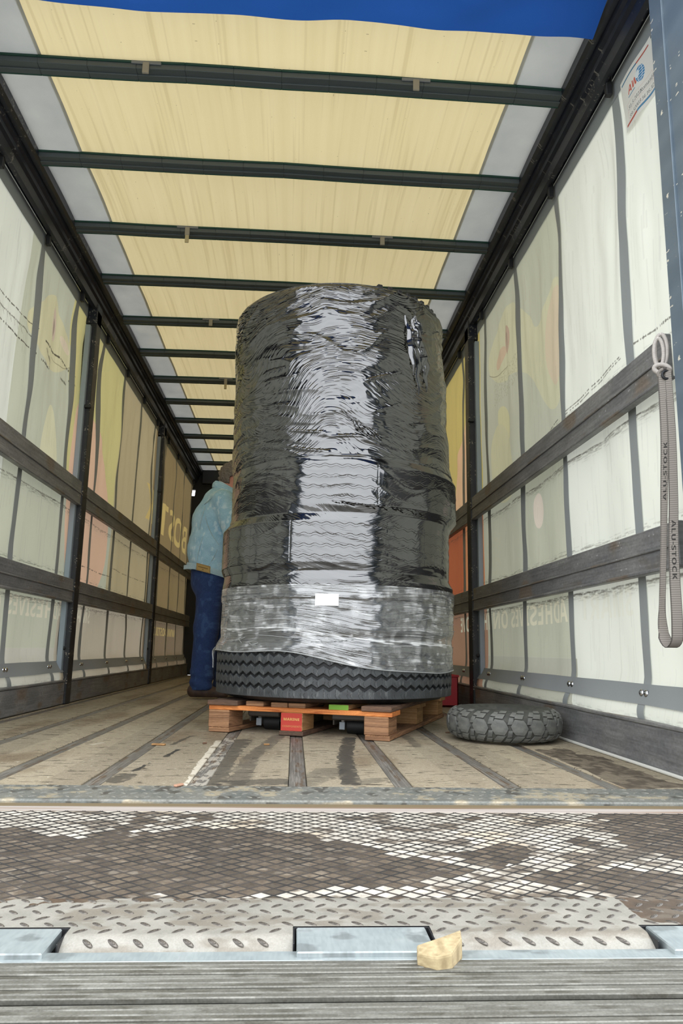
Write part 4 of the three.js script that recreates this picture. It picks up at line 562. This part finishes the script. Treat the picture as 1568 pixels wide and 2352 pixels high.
// ---------------------------------------------------------------- hanging webbing strap and paper notice on the right
{
  const webT = canvasTex(128, 2048, (g, W, H) => {
    g.fillStyle = '#7b756e'; g.fillRect(0, 0, W, H); for (let y = 0; y < H; y += 8) { g.fillStyle = y % 16 ? '#6a645e' : '#8d877f'; g.fillRect(0, y, W, 4); } g.fillStyle = 'rgba(60,56,52,0.8)'; g.fillRect(0, 0, 7, H); g.fillRect(W - 7, 0, 7, H);
    const wr = (y, flip) => { g.save(); g.translate(W / 2, y); g.rotate(flip ? Math.PI / 2 : -Math.PI / 2); g.fillStyle = '#2c2a28'; g.font = 'bold 80px sans-serif'; g.textAlign = 'center'; g.textBaseline = 'middle'; g.fillText('ALU-STOCK', 0, 4); g.restore(); };
    wr(1310, true);
  });
  webT.wrapT = THREE.RepeatWrapping;
  const wm = mat({ map: webT, roughness: 0.85 });
  const o = thing('webbing_strap', 'grey lashing strap printed with its maker hanging in a loop on the rear post', 'strap', [1.185, 0.37, -2.04]);
  const noiseGrey = dataTex(64, 64, (u, v) => mixc([132, 125, 118], [196, 190, 184], 0.5 + 0.5 * Math.sin(u * 6.283 * 16) * 0.6 + 0.2 * fbm(u * 9, v * 9, 2)), true, [4, 1]);
  const side = new THREE.Vector3(0.87, 0, 0.49); // across the band
  const path = [[-0.006, 0.80, 0.047], [-0.006, 0.76, 0.047], [-0.006, 0.606, 0.038], [-0.006, 0.45, 0.014], [-0.004, 0.297, -0.013], [-0.004, 0.135, -0.041], [-0.004, 0.073, -0.049], [-0.002, 0.02, -0.04], [0, 0.001, -0.016], [0.002, 0.018, 0.014], [0.002, 0.058, 0.022], [0.004, 0.19, 0.022], [0.006, 0.292, 0.024], [0.008, 0.417, 0.036], [0.008, 0.62, 0.052], [0.006, 0.80, 0.056]].map((p) => new THREE.Vector3(...p));
  const cv = new THREE.CatmullRomCurve3(path), NS = 120, Lc = cv.getLength();
  const wd = (t) => (t < 0.36 ? lerp(0.026, 0.014, t / 0.36) : t < 0.47 ? lerp(0.014, 0.024, (t - 0.36) / 0.11) : lerp(0.03, 0.018, (t - 0.47) / 0.53));
  const band = (th) => grid(3, NS, (u, v) => { const p = cv.getPointAt(v), tw = sst(0.3, 0.42, v) * sst(0.5, 0.42, v) * 1.1, w = (u - 0.5) * wd(v); return [p.x + side.x * w * Math.cos(tw) + th * 0.4, p.y, p.z + side.z * w * Math.cos(tw) + w * Math.sin(tw) + th]; }, (u, v) => [v < 0.46 ? 1 - u : u, v * Lc / 0.82]);
  const bandG = mergeGeometries([band(0), band(-0.0025)]);
  mesh('hanging_loop', bandG, wm, o);
  // knot of webbing at the top
  const ring = (cx, cy, cz, a, b, w, lean) => { const pts = []; for (let i = 0; i < 28; i++) { const t = i / 28 * 6.2832, x = a * Math.sin(t) + lean * Math.cos(t); pts.push(new THREE.Vector3(cx + x * 0.87 - 0.004 * Math.cos(t), cy + b * Math.cos(t), cz + x * 0.49)); } return new THREE.TubeGeometry(new THREE.CatmullRomCurve3(pts, true), 60, w, 7, true); };
  const km = mat({ map: noiseGrey, roughness: 0.95 });
  mesh('coil', ring(0.0, 0.872, 0.034, 0.017, 0.052, 0.0062, 0.006), km, o); mesh('coil', ring(-0.008, 0.866, 0.036, 0.013, 0.044, 0.0058, 0.004), km, o);
  mesh('knot_wrap', ring(-0.004, 0.812, 0.042, 0.02, 0.014, 0.007, -0.004), km, o); mesh('knot_wrap', ring(0, 0.798, 0.046, 0.016, 0.012, 0.006, 0.006), wm, o);
  mesh('rail_ring', place(new THREE.TorusGeometry(0.012, 0.004, 8, 20), T(0.002, 0.79, 0.052)), M.steelDark, o);
  // notice
  const nt = canvasTex(512, 512, (g, W, H) => {
    g.fillStyle = '#dcdcd4'; g.fillRect(0, 0, W, H);
    const bar = (y, h, a, b, sp) => { g.fillStyle = a; g.fillRect(20, y, sp - 20, h); g.fillStyle = b; g.fillRect(sp, y, W - 40 - sp, h); };
    // the sheet is seen from inside: u runs from the far to the near edge
    bar(40, 16, '#3d7390', '#b0574a', 270); bar(452, 22, '#b0574a', '#4f86a8', 190);
    g.save(); g.fillStyle = '#c4513f'; g.font = 'italic bold 96px sans-serif'; g.fillText('AW', 96, 214); g.fillStyle = '#5b87a0'; g.fillRect(96, 232, 110, 10); g.restore();
    g.fillStyle = '#3c7fb0'; g.beginPath(); g.ellipse(300, 170, 66, 72, 0, 0, 7); g.fill(); g.strokeStyle = '#d5dfe2'; g.lineWidth = 6; for (const k of [-44, -20, 4, 28, 50]) { g.beginPath(); g.moveTo(240, 170 + k); g.quadraticCurveTo(300, 160 + k, 362, 176 + k); g.stroke(); } g.beginPath(); g.ellipse(300, 170, 30, 70, 0.3, 0, 7); g.stroke(); g.fillStyle = '#d5dfe2'; g.beginPath(); g.ellipse(262, 150, 26, 34, 0.5, 0, 7); g.fill();
    g.strokeStyle = 'rgba(190,110,100,0.6)'; g.lineWidth = 2; g.strokeRect(60, 280, 400, 170); g.beginPath(); g.moveTo(250, 280); g.lineTo(250, 450); g.moveTo(60, 362); g.lineTo(460, 362); g.stroke();
    g.fillStyle = '#2a2a2c'; g.font = 'italic 46px serif'; g.fillText('31.5.2022', 66, 344); g.fillText('Romanija', 262, 344); g.fillText('39.52003', 66, 428); g.fillText('34.16.32', 266, 428);
  });
  const pz = [-2.372, -2.136], n = mesh('paper_notice', grid(12, 12, (u, v) => { const z = lerp(pz[0], pz[1], u), y = lerp(2.265, 2.47, v) + 0.006 * Math.sin(u * 5); return [curtainX(z, y, 1) - 0.008 - 0.006 * Math.sin(u * 6) * (1 - v), y, z]; }), mat({ map: nt, roughness: 0.8 }), scene);
  tag(n, 'printed paper notice with red letters and blue globe on the curtain', 'notice');
}

// ---------------------------------------------------------------- man behind the stack
{
  const V = (x, y, z) => new THREE.Vector3(x, y, z);
  const cap = (p, a, b, ra, rb) => { const bx = b.x - a.x, by = b.y - a.y, bz = b.z - a.z, px = p.x - a.x, py = p.y - a.y, pz = p.z - a.z, t = clamp((px * bx + py * by + pz * bz) / (bx * bx + by * by + bz * bz)); return Math.hypot(px - t * bx, py - t * by, pz - t * bz) - lerp(ra, rb, t); };
  const sm = (a, b, k) => { const h = clamp(0.5 + 0.5 * (b - a) / k); return lerp(b, a, h) - k * h * (1 - h); };
  function field(c, half, res, f) {
    const mc = new MarchingCubes(res, new THREE.MeshStandardMaterial(), false, false, 200000); mc.isolation = 0; const p = V(0, 0, 0);
    for (let k = 0; k < res; k++) for (let j = 0; j < res; j++) for (let i = 0; i < res; i++) { p.set(c[0] + half * (i - res / 2) / (res / 2), c[1] + half * (j - res / 2) / (res / 2), c[2] + half * (k - res / 2) / (res / 2)); mc.field[k * res * res + j * res + i] = -f(p); }
    mc.update(); const n = mc.count, g = new THREE.BufferGeometry(), pos = new Float32Array(n * 3);
    for (let i = 0; i < n; i++) for (let d = 0; d < 3; d++) pos[i * 3 + d] = mc.positionArray[i * 3 + d] * half + c[d];
    g.setAttribute('position', new THREE.BufferAttribute(pos, 3));
    let m = mergeVertices(g, 1e-5); m.computeVertexNormals(); const uv = new Float32Array(m.attributes.position.count * 2); for (let i = 0; i < uv.length / 2; i++) { uv[i * 2] = m.attributes.position.getX(i) + m.attributes.position.getZ(i) * 0.7; uv[i * 2 + 1] = m.attributes.position.getY(i); } m.setAttribute('uv', new THREE.BufferAttribute(uv, 2)); return m;
  }
  const pel = V(-0.50, 0.90, -5.33), rh = V(-0.485, 0.80, -5.275), lh = V(-0.525, 0.80, -5.40), rk = V(-0.495, 0.48, -5.25), ra = V(-0.515, 0.09, -5.26), lk = V(-0.43, 0.48, -5.47), la = V(-0.375, 0.09, -5.52);
  const bel = V(-0.505, 1.05, -5.345), che = V(-0.485, 1.26, -5.36), up = V(-0.455, 1.40, -5.37), nek = V(-0.405, 1.495, -5.375), hed = V(-0.352, 1.592, -5.385);
  const rs = V(-0.425, 1.385, -5.235), re = V(-0.335, 1.15, -5.17), rw = V(-0.13, 1.035, -5.15), ls = V(-0.495, 1.39, -5.52), le = V(-0.36, 1.15, -5.56), lw = V(-0.14, 1.04, -5.45);
  const man = thing('person', 'man in pale denim jacket and blue jeans leaning forward behind the tyre stack', 'person', [-0.5, 0, -5.33]);
  const loc = T(0.5, 0, 5.33);
  const skin = mat({ color: '#c98a72', roughness: 0.6 });
  // one continuous body: head, neck, trunk, limbs, hands with fingers
  const chin = V(-0.315, 1.515, -5.40);
  const headF = (p) => {
    const q = V((p.x - hed.x) / 0.098, (p.y - hed.y) / 0.118, (p.z - hed.z) / 0.080); let d = (q.length() - 1) * 0.085;
    d = sm(d, cap(p, V(-0.335, 1.545, -5.392), chin, 0.058, 0.03), 0.03); d = sm(d, cap(p, V(-0.262, 1.60, -5.40), V(-0.245, 1.572, -5.404), 0.010, 0.014), 0.012);
    d = Math.min(d, Math.max(-Math.min(0, 1), cap(p, V(-0.352, 1.60, -5.303), V(-0.347, 1.558, -5.306), 0.017, 0.012)));
    d = sm(d, cap(p, V(-0.37, 1.53, -5.38), nek, 0.056, 0.062), 0.03); return d;
  };
  const trunk = (p) => sm(sm(cap(p, pel, bel, 0.11, 0.11), cap(p, bel, che, 0.11, 0.12), 0.05), cap(p, up, nek, 0.09, 0.055), 0.06);
  const limbs = (p, e = 0) => Math.min(cap(p, rh, rk, 0.075 + e, 0.055 + e), cap(p, rk, ra, 0.052 + e, 0.04 + e), cap(p, lh, lk, 0.075 + e, 0.055 + e), cap(p, lk, la, 0.052 + e, 0.04 + e));
  const arms = (p) => Math.min(cap(p, rs, re, 0.045, 0.038), cap(p, re, rw, 0.038, 0.027), cap(p, ls, le, 0.045, 0.038), cap(p, le, lw, 0.038, 0.027));
  const bodyF = (p) => sm(sm(trunk(p), limbs(p), 0.04), sm(arms(p), headF(p), 0.01), 0.03);
  const parts = [place(field([-0.36, 0.84, -5.36], 0.9, 120, bodyF), loc)];
  for (const [w, s] of [[rw, 1], [lw, -1]]) { // hands closed round the grip, which runs along z
    const gx = w.x + 0.045, gy = w.y - 0.035, gz = w.z, palm = [V(w.x + 0.01, w.y - 0.004, gz), V(w.x + 0.045, w.y - 0.006, gz)];
    const fing = []; for (let f = 0; f < 4; f++) { const z = gz + (f - 1.5) * 0.021, r = 0.0088 - (f === 3 ? 0.001 : 0), L = [0.9, 1, 0.96, 0.8][f]; fing.push([V(w.x + 0.04, w.y - 0.004, z), V(w.x + 0.04 + 0.04 * L, w.y - 0.02, z), V(w.x + 0.04 + 0.036 * L, w.y - 0.052 * L, z), V(w.x + 0.04 + 0.01, w.y - 0.064 * L, z), r]); }
    const tz = gz + s * 0.036, th = [V(w.x + 0.018, w.y - 0.01, gz + s * 0.02), V(w.x + 0.036, w.y - 0.035, tz), V(w.x + 0.058, w.y - 0.062, tz - s * 0.006)];
    const hf = (p) => { let d = cap(p, V(w.x - 0.03, w.y + 0.012, gz), w, 0.03, 0.026); d = sm(d, Math.max(cap(p, palm[0], palm[1], 0.04, 0.042), Math.abs(p.y - palm[0].y) - 0.015), 0.015); for (const [a, b, c, e, r] of fing) d = sm(d, Math.min(cap(p, a, b, r * 1.1, r), cap(p, b, c, r, r * 0.95), cap(p, c, e, r * 0.95, r * 0.85)), 0.004); return sm(d, Math.min(cap(p, th[0], th[1], 0.013, 0.011), cap(p, th[1], th[2], 0.011, 0.009)), 0.006); };
    parts.push(place(field([w.x + 0.03, w.y - 0.02, gz], 0.11, 64, hf), loc));
  }
  mesh('body', mergeGeometries(parts), skin, man);
  const eyeM = mat({ color: '#e9e4dc', roughness: 0.3 }); for (const dz of [-0.036, 0.022]) mesh('eye', place(new THREE.SphereGeometry(0.011, 10, 8), T(-0.268 + 0.5, 1.608, -5.40 + dz + 5.33)), eyeM, man);
  mesh('mouth', place(new THREE.CapsuleGeometry(0.005, 0.03, 4, 8).rotateX(Math.PI / 2), T(-0.268 + 0.5, 1.535, -5.40 + 5.33)), mat({ color: '#8d4d42', roughness: 0.6 }), man);
  // hair
  const hairF = (p) => { const q = V((p.x - hed.x + 0.01) / 0.112, (p.y - hed.y - 0.008) / 0.122, (p.z - hed.z) / 0.096); let d = (q.length() - 1) * 0.1 + 0.03 * (fbm(p.x * 40 + p.z * 70, p.y * 45 + p.x * 30, 3) - 0.5); d = sm(d, cap(p, V(-0.425, 1.58, -5.385), V(-0.42, 1.545, -5.38), 0.04, 0.03), 0.02); d = Math.max(d, -(headF(p) + 0.002)); return Math.max(d, (p.x - (-0.315)) - (p.y > 1.62 ? (p.y - 1.62) * 1.2 : 0), (1.535 - p.y), (p.x > -0.385 ? 1.585 - p.y + (p.x + 0.385) * 0.3 : -1)); };
  mesh('hair', place(field([-0.37, 1.6, -5.385], 0.17, 72, hairF), loc), mat({ map: dataTex(128, 128, (u, v) => mixc([78, 70, 62], [140, 132, 122], fbm(u * 20, v * 40, 3)), true, [8, 8]), roughness: 0.85 }), man);
  // jacket
  const den = (a, b, c) => dataTex(512, 512, (u, v) => { const n = fbm(u * 10, v * 10, 4), k = vn(u * 256, v * 250); return mixc(mixc(a, b, n), c, sst(0.58, 0.75, fbm(u * 20 + 5, v * 14, 4)) * 0.6).map((q) => q + (k - 0.5) * 22); }, true, [2, 2]);
  const denim = mat({ map: den([134, 178, 202], [176, 210, 224], [212, 228, 232]), roughness: 0.9 }), jean = mat({ map: den([26, 46, 88], [42, 68, 114], [60, 88, 130]), roughness: 0.9 }), seamM = mat({ map: den([146, 176, 190], [178, 202, 208], [200, 214, 214]), roughness: 0.9 });
  const fold = (p) => 0.010 * (fbm(p.x * 11 + p.y * 6 + p.z * 4, p.y * 9 - p.x * 6, 3) - 0.5) + 0.012 * Math.max(0, Math.sin(p.y * 42 + p.x * 30)) * sst(1.2, 0.95, p.y) * 0.5;
  const jackF = (p) => {
    let d = sm(cap(p, V(-0.505, 0.78, -5.335), bel, 0.155, 0.152), cap(p, bel, che, 0.15, 0.155), 0.06); d = sm(d, cap(p, che, up, 0.152, 0.115), 0.06); d = sm(d, cap(p, up, nek, 0.11, 0.072), 0.05); d = sm(d, cap(p, ls, rs, 0.075, 0.075), 0.06);
    d = sm(d, sm(cap(p, rs, re, 0.078, 0.07), cap(p, re, rw, 0.07, 0.048), 0.02), 0.025); d = sm(d, sm(cap(p, ls, le, 0.078, 0.07), cap(p, le, lw, 0.07, 0.048), 0.02), 0.025);
    d += fold(p); d = Math.max(d, 0.865 - p.y + (p.x + 0.5) * -0.25, p.x - (-0.155), (p.y - nek.y) * 0.8 + (p.x - nek.x) * 0.6 - 0.012); return d;
  };
  mesh('jacket', place(field([-0.42, 1.2, -5.36], 0.42, 110, jackF), loc), denim, man);
  const hemY = (x) => 0.875 - (x + 0.5) * 0.25;
  const ringAt = (fy, r0, r1, h, mm, name) => { const g = grid(60, 4, (u, v) => { const t = u * 6.2832, r = 0.160 + 0.005 * Math.sin(v * 3.14), x = -0.505 + r * Math.cos(t), z = -5.335 + r * Math.sin(t); return [x + 0.5, hemY(x) - 0.012 + v * h, z + 5.33]; }); mesh(name, g, mm, man); };
  ringAt(0, 0, 0, 0.042, seamM, 'waistband');
  const onBack = (t, dy, dr) => { const r = 0.162 + dr, x = -0.505 + r * Math.cos(t), z = -5.335 + r * Math.sin(t); return [x + 0.5, hemY(x) + dy, z + 5.33]; };
  const pat = mesh('leather_patch', grid(8, 3, (u, v) => onBack(lerp(2.02, 1.42, u), -0.014 + v * 0.05, 0.008)), mat({ map: canvasTex(128, 64, (g, W, H) => { g.fillStyle = '#a98d54'; g.fillRect(0, 0, W, H); g.strokeStyle = 'rgba(90,66,34,0.6)'; g.lineWidth = 3; g.strokeRect(5, 5, W - 10, H - 10); g.fillStyle = 'rgba(90,66,34,0.6)'; g.fillRect(18, 24, 88, 9); g.fillRect(56, 42, 14, 8); }), roughness: 0.8 }), man); pat.userData.label = 'tan leather patch';
  mesh('adjuster_tab', grid(6, 2, (u, v) => { const t = lerp(2.08, 2.75, u), [x, y, z] = onBack(t, -0.01 + v * 0.03 - u * 0.02, 0.006 + u * 0.02); return [x, y, z]; }), seamM, man);
  mesh('collar', grid(40, 6, (u, v) => { const t = lerp(0.25, 6.03, u), r = 0.078 + 0.02 * (1 - v) + 0.008 * Math.sin(v * 3.14), x = nek.x - 0.012 + r * Math.cos(t) * 1.05, z = nek.z + r * Math.sin(t), y = nek.y - 0.035 + v * 0.062 - (x - nek.x) * 0.45; return [x + 0.5, y, z + 5.33]; }), denim, man);
  mesh('shirt_collar', grid(30, 3, (u, v) => { const t = lerp(0.35, 5.93, u), r = 0.068, x = nek.x + r * Math.cos(t), z = nek.z + r * Math.sin(t), y = nek.y - 0.02 + v * 0.05 - (x - nek.x) * 0.6; return [x + 0.5, y, z + 5.33]; }), mat({ color: '#d9dcdc', roughness: 0.9 }), man);
  // stitched seams, laid on the jacket
  const onJacket = (x, y) => { let z = -5.0; for (let i = 0; i < 70; i++) { const d = jackF(V(x, y, z)); if (d < 0.0008) break; z -= d * 0.8; } return [x + 0.5, y, z + 5.33 + 0.001]; };
  for (const s of [[[-0.545, 1.345], [-0.555, 1.29], [-0.57, 1.22], [-0.575, 1.17]], [[-0.555, 1.36], [-0.5, 1.40], [-0.45, 1.44]], [[-0.545, 1.12], [-0.56, 1.06], [-0.575, 0.98], [-0.58, 0.92]], [[-0.545, 1.33], [-0.53, 1.24], [-0.48, 1.13], [-0.43, 1.06]], [[-0.44, 1.03], [-0.47, 0.96], [-0.5, 0.91]]]) mesh('jacket_seam', tube(s.map(([x, y]) => onJacket(x, y)), 0.0032, 30, 6), seamM, man);
  // jeans and shoes
  const jeanF = (p) => { let d = cap(p, V(-0.505, 0.88, -5.335), V(-0.505, 0.82, -5.335), 0.128, 0.128); d = sm(d, sm(cap(p, rh, rk, 0.098, 0.084), cap(p, rk, V(ra.x, 0.07, ra.z), 0.084, 0.078), 0.03), 0.05); d = sm(d, sm(cap(p, lh, lk, 0.098, 0.084), cap(p, lk, V(la.x, 0.07, la.z), 0.084, 0.078), 0.03), 0.04); d += 0.008 * (fbm(p.x * 9 + p.z * 8, p.y * 12 + p.x * 9, 3) - 0.5) + 0.009 * sst(0.3, 0.1, p.y) * Math.sin(p.y * 90 + p.x * 20) * 0.5; return Math.max(d, 0.062 - p.y, p.y - 0.955); };
  mesh('jeans', place(field([-0.47, 0.5, -5.37], 0.5, 110, jeanF), loc), jean, man);
  const shoeM = mat({ map: dataTex(128, 128, (u, v) => mixc([44, 32, 26], [82, 60, 48], fbm(u * 8, v * 8, 4)), true, [6, 6]), roughness: 0.6 }), soleM = mat({ color: '#2a211c', roughness: 0.8 });
  for (const [a, ang] of [[ra, -0.15], [la, -0.35]]) {
    const dx = Math.cos(ang), dz = Math.sin(ang), sf = (p) => { const l = (p.x - a.x) * dx + (p.z - a.z) * dz, w = -(p.x - a.x) * dz + (p.z - a.z) * dx, q = V(l, p.y, w); let d = sm(cap(q, V(-0.045, 0.055, 0), V(0.02, 0.06, 0), 0.046, 0.048), cap(q, V(0.05, 0.045, 0), V(0.155, 0.036, 0), 0.044, 0.036), 0.04); d = sm(d, cap(q, V(-0.02, 0.06, 0), V(-0.01, 0.11, 0), 0.045, 0.048), 0.03); return Math.max(d, 0.014 - p.y); };
    const sh = mesh('shoe', place(field([a.x + 0.05 * dx, 0.08, a.z + 0.05 * dz], 0.19, 56, sf), loc), shoeM, man);
    const ss = new THREE.Shape(); ss.absellipse(0.055, 0, 0.145, 0.05, 0, 6.2832); const sg = new THREE.ExtrudeGeometry(ss, { depth: 0.016, bevelEnabled: true, bevelSize: 0.002, bevelThickness: 0.002, bevelSegments: 1, curveSegments: 20 }); sg.rotateX(-Math.PI / 2); sg.rotateY(-ang); sg.translate(a.x + 0.5, 0.002, a.z + 5.33); mesh('sole', sg, soleM, sh);
  }
}
renderer.render(scene, camera);
